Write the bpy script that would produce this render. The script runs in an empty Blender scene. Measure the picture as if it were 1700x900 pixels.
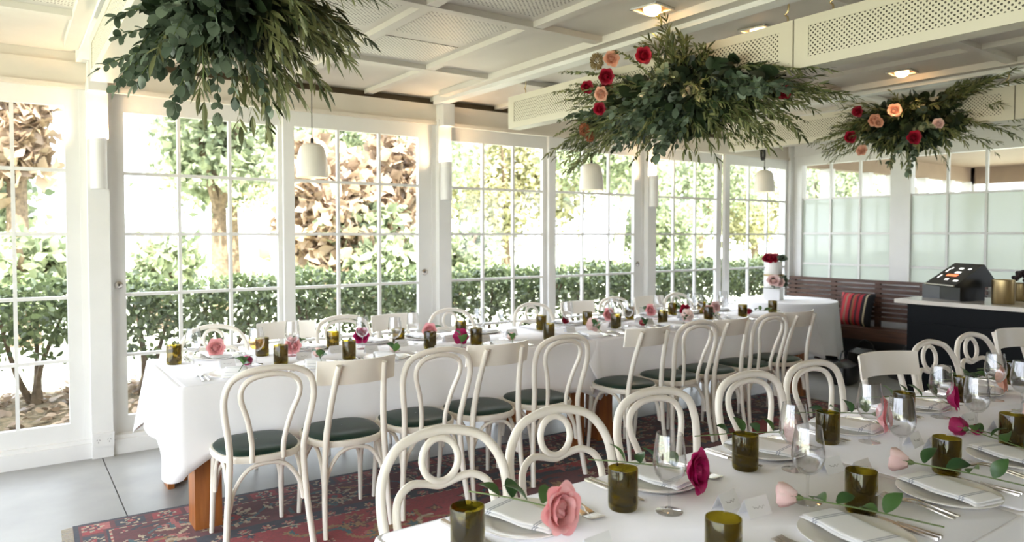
import bpy, math, random
import numpy as np
from mathutils import Vector, Matrix, Euler

random.seed(7)
RNG = np.random.default_rng(7)
R = math.radians
PI = math.pi
scene = bpy.context.scene
COL = scene.collection

# ------------------------------------------------------------------ camera
cam_d = bpy.data.cameras.new('camera')
cam = bpy.data.objects.new('camera', cam_d)
COL.objects.link(cam)
cam_d.sensor_width = 36.0
cam_d.lens = 25.136
cam_d.shift_y = -0.0147
cam_d.clip_start = 0.05
cam_d.clip_end = 300
cam.location = (0, 0, 1.5)
YAW, PITCH = R(54.745), R(1.737)
cam.rotation_euler = Euler((PI / 2 - PITCH, 0, YAW - PI / 2), 'XYZ')
cam_d.dof.use_dof = True
cam_d.dof.focus_distance = 2.8
cam_d.dof.aperture_fstop = 3.2
scene.camera = cam

# ------------------------------------------------------------------ world, sun, exposure
world = bpy.data.worlds.new('world')
scene.world = world
world.use_nodes = True
wn = world.node_tree
bg = wn.nodes['Background']
bg.inputs['Color'].default_value = (0.83, 0.895, 1.0, 1)
bg.inputs['Strength'].default_value = 1.3
sun_d = bpy.data.lights.new('sun', 'SUN')
sun_d.energy = 5.0
sun_d.angle = R(1.0)
sun_d.color = (1.0, 0.95, 0.90)
sun = bpy.data.objects.new('sun', sun_d)
COL.objects.link(sun)
sun.rotation_euler = Vector((0.25, 0.62, -1.0)).to_track_quat('-Z', 'Y').to_euler()
vs = scene.view_settings
vs.view_transform = 'Standard'
vs.look = 'None'
vs.exposure = 2.75
vs.gamma = 1.0
vs.use_curve_mapping = False
cy = scene.cycles
cy.use_denoising = True
cy.max_bounces = 10
cy.diffuse_bounces = 6
cy.glossy_bounces = 4
cy.transmission_bounces = 8
cy.transparent_max_bounces = 24
cy.caustics_reflective = False
cy.caustics_refractive = False
cy.sample_clamp_indirect = 6

# ------------------------------------------------------------------ materials
MATS = {}


def new_mat(name):
    m = bpy.data.materials.new(name)
    m.use_nodes = True
    MATS[name] = m
    nt = m.node_tree
    return m, nt, nt.nodes['Principled BSDF'], nt.nodes['Material Output']


def node(nt, kind, **kw):
    n = nt.nodes.new(kind)
    for k, v in kw.items():
        if k in n.inputs:
            n.inputs[k].default_value = v
        else:
            setattr(n, k, v)
    return n


def mat(name, col, rough=0.5, metal=0.0, var=0.06, scale=6.0, bump=0.0, bscale=60.0, spec=0.5, col2=None, stretch=None, sheen=0.0, coat=0.0):
    m, nt, p, out = new_mat(name)
    p.inputs['Roughness'].default_value = rough
    p.inputs['Metallic'].default_value = metal
    p.inputs['Specular IOR Level'].default_value = spec
    p.inputs['Coat Weight'].default_value = coat
    if sheen:
        p.inputs['Sheen Weight'].default_value = sheen
    tc = node(nt, 'ShaderNodeTexCoord')
    vec = tc.outputs['Object']
    if stretch:
        mp = node(nt, 'ShaderNodeMapping')
        mp.inputs['Scale'].default_value = stretch
        nt.links.new(vec, mp.inputs['Vector'])
        vec = mp.outputs['Vector']
    nz = node(nt, 'ShaderNodeTexNoise', Scale=scale, Detail=4.0)
    nt.links.new(vec, nz.inputs['Vector'])
    cr = node(nt, 'ShaderNodeValToRGB')
    c2 = col2 if col2 else tuple(max(0, c * (1 - var * 2)) for c in col)
    cr.color_ramp.elements[0].position = 0.3
    cr.color_ramp.elements[1].position = 0.7
    cr.color_ramp.elements[0].color = (*c2, 1)
    cr.color_ramp.elements[1].color = (*col, 1)
    nt.links.new(nz.outputs['Fac'], cr.inputs['Fac'])
    nt.links.new(cr.outputs['Color'], p.inputs['Base Color'])
    if bump:
        n2 = node(nt, 'ShaderNodeTexNoise', Scale=bscale, Detail=3.0)
        nt.links.new(vec, n2.inputs['Vector'])
        b = node(nt, 'ShaderNodeBump', Strength=bump, Distance=0.01)
        nt.links.new(n2.outputs['Fac'], b.inputs['Height'])
        nt.links.new(b.outputs['Normal'], p.inputs['Normal'])
    return m


def leaf_mat(name, col, col2, trans=0.3, rough=0.45):
    m, nt, p, out = new_mat(name)
    geo = node(nt, 'ShaderNodeNewGeometry')
    oi = node(nt, 'ShaderNodeObjectInfo')
    ad = node(nt, 'ShaderNodeMath', operation='ADD')
    nt.links.new(geo.outputs['Random Per Island'], ad.inputs[0])
    nt.links.new(oi.outputs['Random'], ad.inputs[1])
    fr = node(nt, 'ShaderNodeMath', operation='FRACT')
    nt.links.new(ad.outputs[0], fr.inputs[0])
    cr = node(nt, 'ShaderNodeValToRGB')
    cr.color_ramp.elements[0].color = (*col2, 1)
    cr.color_ramp.elements[1].color = (*col, 1)
    nt.links.new(fr.outputs[0], cr.inputs['Fac'])
    nt.links.new(cr.outputs['Color'], p.inputs['Base Color'])
    p.inputs['Roughness'].default_value = rough
    tr = node(nt, 'ShaderNodeBsdfTranslucent')
    nt.links.new(cr.outputs['Color'], tr.inputs['Color'])
    mx = node(nt, 'ShaderNodeMixShader')
    mx.inputs[0].default_value = trans
    nt.links.new(p.outputs[0], mx.inputs[1])
    nt.links.new(tr.outputs[0], mx.inputs[2])
    nt.links.new(mx.outputs[0], out.inputs['Surface'])
    return m


def schlick(nt, f0=0.04, gain=1.0):
    """reflectance that rises towards grazing, the same from both sides of a thin sheet"""
    lw = node(nt, 'ShaderNodeLayerWeight')
    lw.inputs['Blend'].default_value = 0.5
    pw = node(nt, 'ShaderNodeMath', operation='POWER')
    pw.inputs[1].default_value = 4.0
    nt.links.new(lw.outputs['Facing'], pw.inputs[0])
    ma = node(nt, 'ShaderNodeMath', operation='MULTIPLY_ADD', use_clamp=True)
    ma.inputs[1].default_value = (1 - f0) * gain
    ma.inputs[2].default_value = f0 * gain
    nt.links.new(pw.outputs[0], ma.inputs[0])
    return ma


def thin_glass(name, tint=(1, 1, 1), refl=1.0, rough=0.0, ior=1.45):
    m, nt, p, out = new_mat(name)
    nt.nodes.remove(p)
    tr = node(nt, 'ShaderNodeBsdfTransparent')
    tr.inputs['Color'].default_value = (*tint, 1)
    gl = node(nt, 'ShaderNodeBsdfGlossy')
    gl.inputs['Roughness'].default_value = rough
    mu = schlick(nt, 0.04, refl)
    mx = node(nt, 'ShaderNodeMixShader')
    nt.links.new(mu.outputs[0], mx.inputs[0])
    nt.links.new(tr.outputs[0], mx.inputs[1])
    nt.links.new(gl.outputs[0], mx.inputs[2])
    nt.links.new(mx.outputs[0], out.inputs['Surface'])
    return m


def emis(name, col, strength):
    m, nt, p, out = new_mat(name)
    p.inputs['Base Color'].default_value = (*col, 1)
    p.inputs['Emission Color'].default_value = (*col, 1)
    p.inputs['Emission Strength'].default_value = strength
    return m


WHITE = mat('white_paint', (0.72, 0.71, 0.69), 0.45, var=0.02)
CEIL = mat('ceiling_paint', (0.64, 0.605, 0.55), 0.6, var=0.02)
CREAM = mat('cream_lintel_paint', (0.66, 0.60, 0.52), 0.5, var=0.02)
BROWN = mat('dark_timber', (0.15, 0.105, 0.06), 0.6, var=0.15)
CHAIRW = mat('chair_white_paint', (0.79, 0.735, 0.65), 0.35, var=0.03, scale=4)
VINYL = mat('green_vinyl', (0.006, 0.028, 0.020), 0.38, var=0.15, spec=0.3)
CLOTH = mat('white_linen', (0.88, 0.87, 0.90), 0.85, var=0.015, scale=3, bump=0.05, bscale=25, sheen=0.1)
CONC = mat('polished_concrete', (0.32, 0.315, 0.30), 0.35, var=0.1, scale=2.2, bump=0.02, bscale=12, col2=(0.23, 0.226, 0.218))
WOOD = mat('stained_wood', (0.42, 0.15, 0.035), 0.35, var=0.25, scale=5, stretch=(6, 6, 0.6), col2=(0.22, 0.07, 0.018))
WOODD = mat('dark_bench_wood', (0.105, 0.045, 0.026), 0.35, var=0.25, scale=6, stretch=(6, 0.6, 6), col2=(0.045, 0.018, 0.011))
BLACK = mat('black_plastic', (0.012, 0.013, 0.015), 0.3, var=0.1)
NAVY = mat('counter_dark_paint', (0.0025, 0.0035, 0.005), 0.5, var=0.1, spec=0.12)
MARBLE = mat('pale_stone', (0.72, 0.67, 0.60), 0.2, var=0.08, scale=5)
STEEL = mat('cutlery_steel', (0.62, 0.58, 0.53), 0.22, 1.0, var=0.05)
BRASS = mat('brushed_brass', (0.50, 0.38, 0.20), 0.35, 1.0, var=0.08, stretch=(8, 8, 1))
CHINA = mat('cream_china', (0.80, 0.78, 0.74), 0.2, var=0.01)
CARD = mat('white_card', (0.84, 0.84, 0.85), 0.7, var=0.01)
INK = mat('grey_ink', (0.28, 0.26, 0.26), 0.7)
BAFF = mat('cream_baffle_paint', (0.60, 0.56, 0.46), 0.45, var=0.02)
PENDW = mat('pendant_ceramic', (0.74, 0.70, 0.62), 0.4, var=0.03)
CORD = mat('black_cord', (0.02, 0.02, 0.02), 0.6)
BARK = mat('bark', (0.20, 0.14, 0.085), 0.9, var=0.3, scale=14, bump=0.4, bscale=30)
PALEBARK = mat('pale_bark', (0.62, 0.56, 0.46), 0.9, var=0.2, scale=8)
STEMG = mat('green_stem', (0.12, 0.17, 0.05), 0.5, var=0.2)
LAWN = mat('lawn_grass', (0.50, 0.52, 0.40), 0.9, var=0.2, scale=2.5, bump=0.3, bscale=80, col2=(0.45, 0.48, 0.34))
MULCH = mat('leaf_mulch', (0.23, 0.17, 0.10), 0.95, var=0.35, scale=22, bump=0.8, bscale=35, col2=(0.06, 0.05, 0.02))
EUC = leaf_mat('eucalyptus_leaf', (0.17, 0.22, 0.15), (0.035, 0.06, 0.035), 0.3)
OLIVE = leaf_mat('olive_leaf', (0.27, 0.28, 0.12), (0.03, 0.045, 0.015), 0.3)
RLEAF = leaf_mat('rose_leaf', (0.07, 0.15, 0.035), (0.02, 0.06, 0.018), 0.2, 0.35)
HLEAF = leaf_mat('hedge_leaf', (0.20, 0.25, 0.11), (0.05, 0.07, 0.035), 0.35, 0.35)
TLEAF = leaf_mat('tree_leaf', (0.42, 0.46, 0.28), (0.10, 0.13, 0.07), 0.4)
TLEAF2 = leaf_mat('tree_leaf_yellow', (0.54, 0.50, 0.28), (0.16, 0.17, 0.08), 0.4)
DRYLEAF = leaf_mat('dry_palm_leaf', (0.50, 0.37, 0.25), (0.16, 0.11, 0.07), 0.3)
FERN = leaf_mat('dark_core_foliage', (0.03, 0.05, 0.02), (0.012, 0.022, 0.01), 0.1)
PANE = thin_glass('window_glass', (0.97, 0.985, 0.98), 0.8)
WINE = thin_glass('clear_glass', (0.96, 0.96, 0.965), 1.8)
WATER = thin_glass('drink', (0.80, 0.62, 0.30), 0.8)


def tumbler_mat():
    m, nt, p, out = new_mat('olive_bottle_glass')
    nt.nodes.remove(p)
    tc = node(nt, 'ShaderNodeTexCoord')
    nz = node(nt, 'ShaderNodeTexNoise', Scale=9.0, Detail=2.0)
    nt.links.new(tc.outputs['Object'], nz.inputs['Vector'])
    cr = node(nt, 'ShaderNodeValToRGB')
    cr.color_ramp.elements[0].position = 0.35
    cr.color_ramp.elements[1].position = 0.65
    cr.color_ramp.elements[0].color = (0.42, 0.35, 0.10, 1)
    cr.color_ramp.elements[1].color = (0.70, 0.62, 0.18, 1)
    nt.links.new(nz.outputs['Fac'], cr.inputs['Fac'])
    tr = node(nt, 'ShaderNodeBsdfTransparent')
    nt.links.new(cr.outputs['Color'], tr.inputs['Color'])
    df = node(nt, 'ShaderNodeBsdfDiffuse')
    df.inputs['Color'].default_value = (0.05, 0.045, 0.004, 1)
    m1 = node(nt, 'ShaderNodeMixShader')
    m1.inputs[0].default_value = 0.10
    nt.links.new(tr.outputs[0], m1.inputs[1])
    nt.links.new(df.outputs[0], m1.inputs[2])
    gl = node(nt, 'ShaderNodeBsdfGlossy')
    gl.inputs['Roughness'].default_value = 0.04
    fr = schlick(nt, 0.045)
    mx = node(nt, 'ShaderNodeMixShader')
    nt.links.new(fr.outputs[0], mx.inputs[0])
    nt.links.new(m1.outputs[0], mx.inputs[1])
    nt.links.new(gl.outputs[0], mx.inputs[2])
    nt.links.new(mx.outputs[0], out.inputs['Surface'])
    return m


TUMB = tumbler_mat()


def frosted_mat():
    m, nt, p, out = new_mat('frosted_film_glass')
    nt.nodes.remove(p)
    t = node(nt, 'ShaderNodeBsdfTranslucent')
    t.inputs['Color'].default_value = (0.44, 0.49, 0.44, 1)
    d = node(nt, 'ShaderNodeBsdfDiffuse')
    d.inputs['Color'].default_value = (0.55, 0.60, 0.56, 1)
    mx = node(nt, 'ShaderNodeMixShader')
    mx.inputs[0].default_value = 0.45
    nt.links.new(t.outputs[0], mx.inputs[1])
    nt.links.new(d.outputs[0], mx.inputs[2])
    gl = node(nt, 'ShaderNodeBsdfGlossy')
    gl.inputs['Roughness'].default_value = 0.08
    fr = schlick(nt, 0.04)
    m2 = node(nt, 'ShaderNodeMixShader')
    nt.links.new(fr.outputs[0], m2.inputs[0])
    nt.links.new(mx.outputs[0], m2.inputs[1])
    nt.links.new(gl.outputs[0], m2.inputs[2])
    nt.links.new(m2.outputs[0], out.inputs['Surface'])
    return m


FROST = frosted_mat()


def perf_mat(name, col, axes, pitch, rad, hole=(0.06, 0.05, 0.035)):
    """Rows of small drilled holes; axes picks the two object axes of the sheet."""
    m, nt, p, out = new_mat(name)
    tc = node(nt, 'ShaderNodeTexCoord')
    sp = node(nt, 'ShaderNodeSeparateXYZ')
    nt.links.new(tc.outputs['Object'], sp.inputs[0])

    def cell(off):
        sq = []
        for a in axes:
            d = node(nt, 'ShaderNodeMath', operation='MULTIPLY_ADD')
            d.inputs[1].default_value = 1 / pitch
            d.inputs[2].default_value = off
            nt.links.new(sp.outputs[a], d.inputs[0])
            f = node(nt, 'ShaderNodeMath', operation='FRACT')
            nt.links.new(d.outputs[0], f.inputs[0])
            s = node(nt, 'ShaderNodeMath', operation='SUBTRACT')
            s.inputs[1].default_value = 0.5
            nt.links.new(f.outputs[0], s.inputs[0])
            q = node(nt, 'ShaderNodeMath', operation='MULTIPLY')
            nt.links.new(s.outputs[0], q.inputs[0])
            nt.links.new(s.outputs[0], q.inputs[1])
            sq.append(q)
        a_ = node(nt, 'ShaderNodeMath', operation='ADD')
        nt.links.new(sq[0].outputs[0], a_.inputs[0])
        nt.links.new(sq[1].outputs[0], a_.inputs[1])
        l = node(nt, 'ShaderNodeMath', operation='LESS_THAN')
        l.inputs[1].default_value = (rad / pitch) ** 2
        nt.links.new(a_.outputs[0], l.inputs[0])
        return l
    c1, c2 = cell(0.0), cell(0.5)
    mxx = node(nt, 'ShaderNodeMath', operation='MAXIMUM')
    nt.links.new(c1.outputs[0], mxx.inputs[0])
    nt.links.new(c2.outputs[0], mxx.inputs[1])
    cm = node(nt, 'ShaderNodeMix', data_type='RGBA')
    cm.inputs['A'].default_value = (*col, 1)
    cm.inputs['B'].default_value = (*hole, 1)
    for i in cm.inputs:
        if i.name == 'A' and i.type == 'RGBA':
            i.default_value = (*col, 1)
        if i.name == 'B' and i.type == 'RGBA':
            i.default_value = (*hole, 1)
    nt.links.new(mxx.outputs[0], cm.inputs[0])
    nt.links.new([o for o in cm.outputs if o.type == 'RGBA'][0], p.inputs['Base Color'])
    p.inputs['Roughness'].default_value = 0.5
    return m


PERF_B = perf_mat('perforated_baffle_board', (0.60, 0.56, 0.46), (1, 2), 0.024, 0.0047)
PERF_C = perf_mat('perforated_ceiling_board', (0.64, 0.605, 0.55), (0, 1), 0.030, 0.0055, (0.12, 0.10, 0.08))

# ------------------------------------------------------------------ mesh helpers


class G:
    def __init__(s):
        s.V, s.F, s.n = [], [], 0

    def add(s, v, f):
        v = np.asarray(v, float)
        s.V.append(v)
        o = s.n
        s.F += [tuple(i + o for i in q) for q in f]
        s.n += len(v)
        return s

    def box(s, x0, x1, y0, y1, z0, z1):
        v = [(x, y, z) for z in (z0, z1) for y in (y0, y1) for x in (x0, x1)]
        return s.add(v, [(0, 2, 3, 1), (4, 5, 7, 6), (0, 1, 5, 4), (2, 6, 7, 3), (0, 4, 6, 2), (1, 3, 7, 5)])

    def tube(s, path, r, n=8, closed=False):
        P_ = np.asarray(path, float)
        k = len(P_)
        rr = np.full(k, r) if np.isscalar(r) else np.asarray(r, float)
        T = np.empty_like(P_)
        if closed:
            T = np.roll(P_, -1, 0) - np.roll(P_, 1, 0)
        else:
            T[1:-1] = P_[2:] - P_[:-2]
            T[0] = P_[1] - P_[0]
            T[-1] = P_[-1] - P_[-2]
        T /= np.linalg.norm(T, axis=1)[:, None] + 1e-12
        u = np.array([0, 0, 1.0]) if abs(T[0][2]) < 0.9 else np.array([1.0, 0, 0])
        v = []
        ang = np.arange(n) * 2 * PI / n
        for i in range(k):
            u = u - T[i] * (u @ T[i])
            u /= np.linalg.norm(u) + 1e-12
            w = np.cross(T[i], u)
            v.append(P_[i] + rr[i] * (np.cos(ang)[:, None] * u + np.sin(ang)[:, None] * w))
        f = []
        for i in range(k if closed else k - 1):
            a, b = i * n, ((i + 1) % k) * n
            f += [(a + j, a + (j + 1) % n, b + (j + 1) % n, b + j) for j in range(n)]
        if not closed:
            f += [tuple(range(n - 1, -1, -1)), tuple((k - 1) * n + j for j in range(n))]
        return s.add(np.concatenate(v), f)

    def lathe(s, prof, n=24, c=(0, 0, 0)):
        v, f = [], []
        for (r, z) in prof:
            for j in range(n):
                a = 2 * PI * j / n
                v.append((c[0] + r * math.cos(a), c[1] + r * math.sin(a), c[2] + z))
        for i in range(len(prof) - 1):
            f += [(i * n + j, i * n + (j + 1) % n, (i + 1) * n + (j + 1) % n, (i + 1) * n + j) for j in range(n)]
        return s.add(v, f)

    def grid(s, pts, wrap=False):
        """pts[i][j] -> quads"""
        a = np.asarray(pts, float)
        ni, nj = a.shape[:2]
        f = []
        for i in range(ni - 1):
            for j in range(nj if wrap else nj - 1):
                f.append((i * nj + j, i * nj + (j + 1) % nj, (i + 1) * nj + (j + 1) % nj, (i + 1) * nj + j))
        return s.add(a.reshape(-1, 3), f)

    def xf(s, M):
        M = np.array(M)
        s.V = [v @ M[:3, :3].T + M[:3, 3] for v in s.V]
        return s

    def mesh(s, name, m, smooth=True):
        me = bpy.data.meshes.new(name)
        me.from_pydata(np.concatenate(s.V).tolist(), [], s.F)
        me.materials.append(m)
        if smooth:
            me.polygons.foreach_set('use_smooth', [True] * len(me.polygons))
            try:
                me.set_sharp_from_angle(angle=R(40))
            except Exception:
                pass
        me.update()
        return me

    def build(s, name, m, parent=None, smooth=True):
        return obj(name, s.mesh(name, m, smooth), parent)


def obj(name, me, parent=None, loc=(0, 0, 0), rot=(0, 0, 0), scale=None):
    o = bpy.data.objects.new(name, me)
    COL.objects.link(o)
    if parent is not None:
        o.parent = parent
    o.location = loc
    o.rotation_euler = rot
    if scale is not None:
        o.scale = scale
    return o


def tag(o, label=None, cat=None, group=None, kind=None):
    if label:
        o['label'] = label
    if cat:
        o['category'] = cat
    if group:
        o['group'] = group
    if kind:
        o['kind'] = kind
    return o


def thing(name, label, cat, loc=(0, 0, 0), rz=0.0, group=None, kind=None):
    o = obj(name, None, None, loc, (0, 0, rz))
    o.empty_display_size = 0.1
    return tag(o, label, cat, group, kind)


def copy_tree(src, parent=None):
    c = src.copy()
    COL.objects.link(c)
    c.parent = parent
    for ch in list(src.children):
        copy_tree(ch, c)
    return c


PROTO = []          # prototypes that get reused for the first placement


class Maker:
    """Builds a thing once, then copies it (children included) for every further placement."""

    def __init__(s, fn):
        s.fn, s.root, s.used = fn, None, False

    def place(s, label, cat, loc, rz=0.0, group=None, scale=None):
        if s.root is None:
            s.root = s.fn()
            o = s.root
        else:
            o = copy_tree(s.root)
        o.location = loc
        o.rotation_euler = (0, 0, rz)
        if scale:
            o.scale = (scale,) * 3
        tag(o, label, cat, group)
        return o


def bez(ps, n=10):
    """Catmull-Rom through points."""
    p = np.asarray(ps, float)
    q = np.vstack([2 * p[0] - p[1], p, 2 * p[-1] - p[-2]])
    out = []
    for i in range(1, len(q) - 2):
        for t in np.linspace(0, 1, n, endpoint=False):
            a, b, c, d = q[i - 1], q[i], q[i + 1], q[i + 2]
            out.append(0.5 * ((2 * b) + (-a + c) * t + (2 * a - 5 * b + 4 * c - d) * t * t + (-a + 3 * b - 3 * c + d) * t ** 3))
    out.append(p[-1])
    return np.array(out)


ORD = ['first', 'second', 'third', 'fourth', 'fifth', 'sixth', 'seventh', 'eighth', 'ninth', 'tenth', 'eleventh', 'twelfth', 'thirteenth', 'fourteenth']

# ------------------------------------------------------------------ setting: floor
WY, EX = 5.56, 8.43          # window wall, end wall
X0, Y0 = -3.2, -3.0
floor = tag(obj('floor', None), 'grey polished concrete floor with saw cut joints', None, None, 'structure')
xs = [X0, 0.5, 3.15, 5.75, EX + 0.1]
ys = [Y0, 1.0, WY + 0.06]
for i in range(4):
    for j in range(2):
        g = G().box(xs[i] + 0.003, xs[i + 1] - 0.003, ys[j] + 0.003, ys[j + 1] - 0.003, -0.08, 0.0)
        g.build('concrete_slab', CONC, floor, False)
G().box(X0, EX + 0.1, Y0, WY, -0.12, -0.012).build('joint_filler', mat('joint_sealant', (0.12, 0.115, 0.11), 0.8), floor, False)

# ------------------------------------------------------------------ setting: ceiling with coffers
ceiling = tag(obj('ceiling', None), 'cream coffered ceiling with perforated panels', None, None, 'structure')
CZ = 2.70
G().box(X0, EX + 0.6, Y0, 6.25, CZ + 0.03, CZ + 0.2).build('roof_slab', CEIL, ceiling, False)
cxs = [-2.15, -1.48, -0.83, -0.18, 0.457, 1.12, 1.80, 2.48, 3.10, 3.78, 4.43, 5.08, 5.73, 6.40, 7.05, 7.70, EX]
cys = [-3.0, -1.70, -0.45, 0.80, 2.04, 3.29, 4.55, 5.62]
for i in range(len(cxs) - 1):
    for j in range(len(cys) - 1):
        a, b, c, d = cxs[i], cxs[i + 1], cys[j], cys[j + 1]
        perf = (i in (5, 6, 2, 3)) and j < 6 and c > -1
        G().box(a, b, c, d, CZ, CZ + 0.03).build('ceiling_panel', CEIL, ceiling, False)
        if perf:
            mid = (c + d) / 2
            for (e, f_) in ((c + 0.07, mid - 0.06), (mid + 0.06, d - 0.12)):
                G().box(a + 0.08, b - 0.09, e, f_, CZ - 0.004, CZ).build('perforated_sheet', PERF_C, ceiling, False)
for y in cys[1:-1]:
    G().box(X0, EX, y - 0.035, y + 0.035, CZ - 0.035, CZ).build('ceiling_batten', CEIL, ceiling, False)
for x in cxs[1:-1]:
    for j in range(len(cys) - 1):
        G().box(x - 0.033, x + 0.033, cys[j] + 0.035, cys[j + 1] - 0.035, CZ - 0.033, CZ).build('ceiling_batten', CEIL, ceiling, False)

# ------------------------------------------------------------------ setting: window wall
wl = tag(obj('wall_left', None), 'white painted window wall with posts and lintel', None, None, 'structure')
posts = [-2.15, 0.505, 3.15, 5.73]
for x in posts:
    G().box(x - 0.063, x + 0.063, WY - 0.09, WY + 0.1, 0, 2.50).build('post', WHITE, wl, False)
    G().box(x - 0.10, x - 0.063, WY - 0.03, WY + 0.1, 0.12, 2.47).build('jamb', WHITE, wl, False)
    G().box(x + 0.063, x + 0.085, WY - 0.03, WY + 0.1, 0.12, 2.47).build('jamb', WHITE, wl, False)
G().box(EX - 0.13, EX + 0.1, WY - 0.06, WY + 0.1, 0, 2.64).build('corner_post', WHITE, wl, False)
G().box(X0, EX, WY - 0.03, WY + 0.12, 2.47, 2.635).build('lintel', CREAM, wl, False)
G().box(X0, EX, WY - 0.055, WY - 0.03, 2.455, 2.485).build('lintel_trim', CREAM, wl, False)
G().box(X0, 0.44, WY - 0.01, WY + 0.1, 2.635, CZ).build('wall_infill', CREAM, wl, False)
G().box(0.44, EX, WY + 0.08, WY + 0.12, 2.635, CZ + 0.02).build('shadow_gap_board', BROWN, wl, False)
G().box(X0, EX, WY - 0.045, WY + 0.12, 0.0, 0.125).build('sill_board', WHITE, wl, False)
G().box(X0, EX, WY - 0.065, WY - 0.045, 0.0, 0.10).build('skirting', WHITE, wl, False)
for x in posts[1:]:
    G().box(x - 0.055, x + 0.055, WY - 0.16, WY - 0.03, 2.44, 2.63).build('post_cap', WHITE, wl, False)

GB, GT = 0.241, 2.34
ROWS = [GB + (GT - GB) * k / 5 for k in range(6)]


def leaf_door(num, x0, x1, y, sl, sr, label, cols=3):
    d = tag(obj('door_%d' % num, None), label, None, None, 'structure')
    t = 0.02
    G().box(x0 - sl, x0, y - t, y + t, 0.125, 2.46).build('stile', WHITE, d, False)
    G().box(x1, x1 + sr, y - t, y + t, 0.125, 2.46).build('stile', WHITE, d, False)
    G().box(x0, x1, y - t, y + t, 0.125, GB).build('rail', WHITE, d, False)
    G().box(x0, x1, y - t, y + t, GT, 2.46).build('rail', WHITE, d, False)
    h = 0.011
    cw = (x1 - x0) / cols
    for i in range(1, cols):
        x = x0 + cw * i
        G().box(x - h, x + h, y - 0.016, y + 0.016, GB, GT).build('muntin', WHITE, d, False)
    for k in range(1, 5):
        G().box(x0, x1, y - 0.015, y + 0.015, ROWS[k] - h, ROWS[k] + h).build('muntin', WHITE, d, False)
    for i in range(cols):
        for k in range(5):
            a, b = x0 + cw * i + (h if i else 0), x0 + cw * (i + 1) - (h if i < cols - 1 else 0)
            c, e = ROWS[k] + (h if k else 0), ROWS[k + 1] - (h if k < 4 else 0)
            G().add([(a, y, c), (b, y, c), (b, y, e), (a, y, e)], [(0, 1, 2, 3)]).build('pane', PANE, d, False)
    return d


leaves = [
    (-1.62, -0.62, 5.60, 0.1, 0.1, 'white glazed door leaf beyond the left edge'),
    (-0.53, 0.323, 5.56, 0.1, 0.085, 'white glazed door leaf at the far left edge'),
    (0.671, 1.722, 5.60, 0.085, 0.09, 'white glazed sliding door behind the left end of the window table'),
    (1.839, 2.92, 5.555, 0.085, 0.13, 'white glazed sliding door behind the leftmost pendant lamp'),
    (3.276, 4.314, 5.60, 0.045, 0.09, 'white glazed sliding door right of the second wall sconce'),
    (4.443, 5.522, 5.555, 0.085, 0.11, 'white glazed sliding door behind the middle pendant lamp'),
    (5.836, 6.941, 5.60, 0.025, 0.09, 'white glazed sliding door right of the third wall sconce'),
    (7.131, 8.25, 5.555, 0.09, 0.05, 'white glazed sliding door behind the wedding cake'),
]
for i, l in enumerate(leaves):
    leaf_door(i + 1, *l)


def disc_lock(label, x, y, z):
    t = thing('door_lock', label, 'lock', (x, y, z), 0, 'round door locks')
    prof = [(0.0, 0.0), (0.026, 0.0), (0.026, 0.010), (0.018, 0.016), (0.0, 0.016)]
    M = Matrix.Rotation(PI / 2, 4, 'X')
    G().lathe(prof, 16).xf(M).build('rose', STEEL, t)
    G().box(-0.003, 0.003, -0.020, -0.015, -0.009, 0.009).build('key_slot', BLACK, t, False)
    return t


disc_lock('round steel lock on the door left of the long table', 0.625, 5.58, 1.15)
disc_lock('round steel lock on the door beside the second sconce', 2.975, 5.535, 1.17)
disc_lock('round steel lock on the door beside the third sconce', 5.575, 5.535, 1.18)

# power outlet
ot = thing('power_outlet', 'white double power outlet at the foot of the left post', 'outlet', (0.51, WY - 0.09, 0.12))
G().box(-0.062, 0.062, -0.012, 0, -0.04, 0.05).build('faceplate', WHITE, ot, False)
fp = ot.children[0]
for sx in (-0.032, 0.032):
    for dx, dz, a in ((-0.008, 0.004, 0.4), (0.008, 0.004, -0.4), (0, -0.012, 0)):
        g = G().box(-0.0018, 0.0018, -0.0135, -0.012, -0.005, 0.005).xf(Matrix.Translation((sx + dx, 0, dz)) @ Matrix.Rotation(a, 4, 'Y'))
        g.build('socket_slot', INK, fp, False)
    G().box(sx - 0.006, sx + 0.006, -0.016, -0.012, 0.025, 0.036).build('switch', WHITE, fp, False)

# ------------------------------------------------------------------ setting: end wall with frosted windows
wb = tag(obj('wall_back', None), 'white painted end wall with frosted windows', None, None, 'structure')
G().box(EX - 0.04, EX + 0.06, Y0, WY, 0, 0.955).build('dado', WHITE, wb, False)
G().box(EX - 0.04, EX + 0.06, Y0, WY, 2.385, CZ).build('header', WHITE, wb, False)
G().box(EX - 0.06, EX - 0.04, Y0, WY, 2.50, 2.53).build('header_trim', WHITE, wb, False)
for a, b in ((5.389, WY - 0.06), (4.03, 4.258), (1.56, 1.75), (-0.95, -0.75), (-3.0, -2.9)):
    G().box(EX - 0.045, EX + 0.06, a, b, 0.955, 2.385).build('mullion_post', WHITE, wb, False)
WR = [0.955, 1.126, 1.508, 1.948, 2.387]


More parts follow.
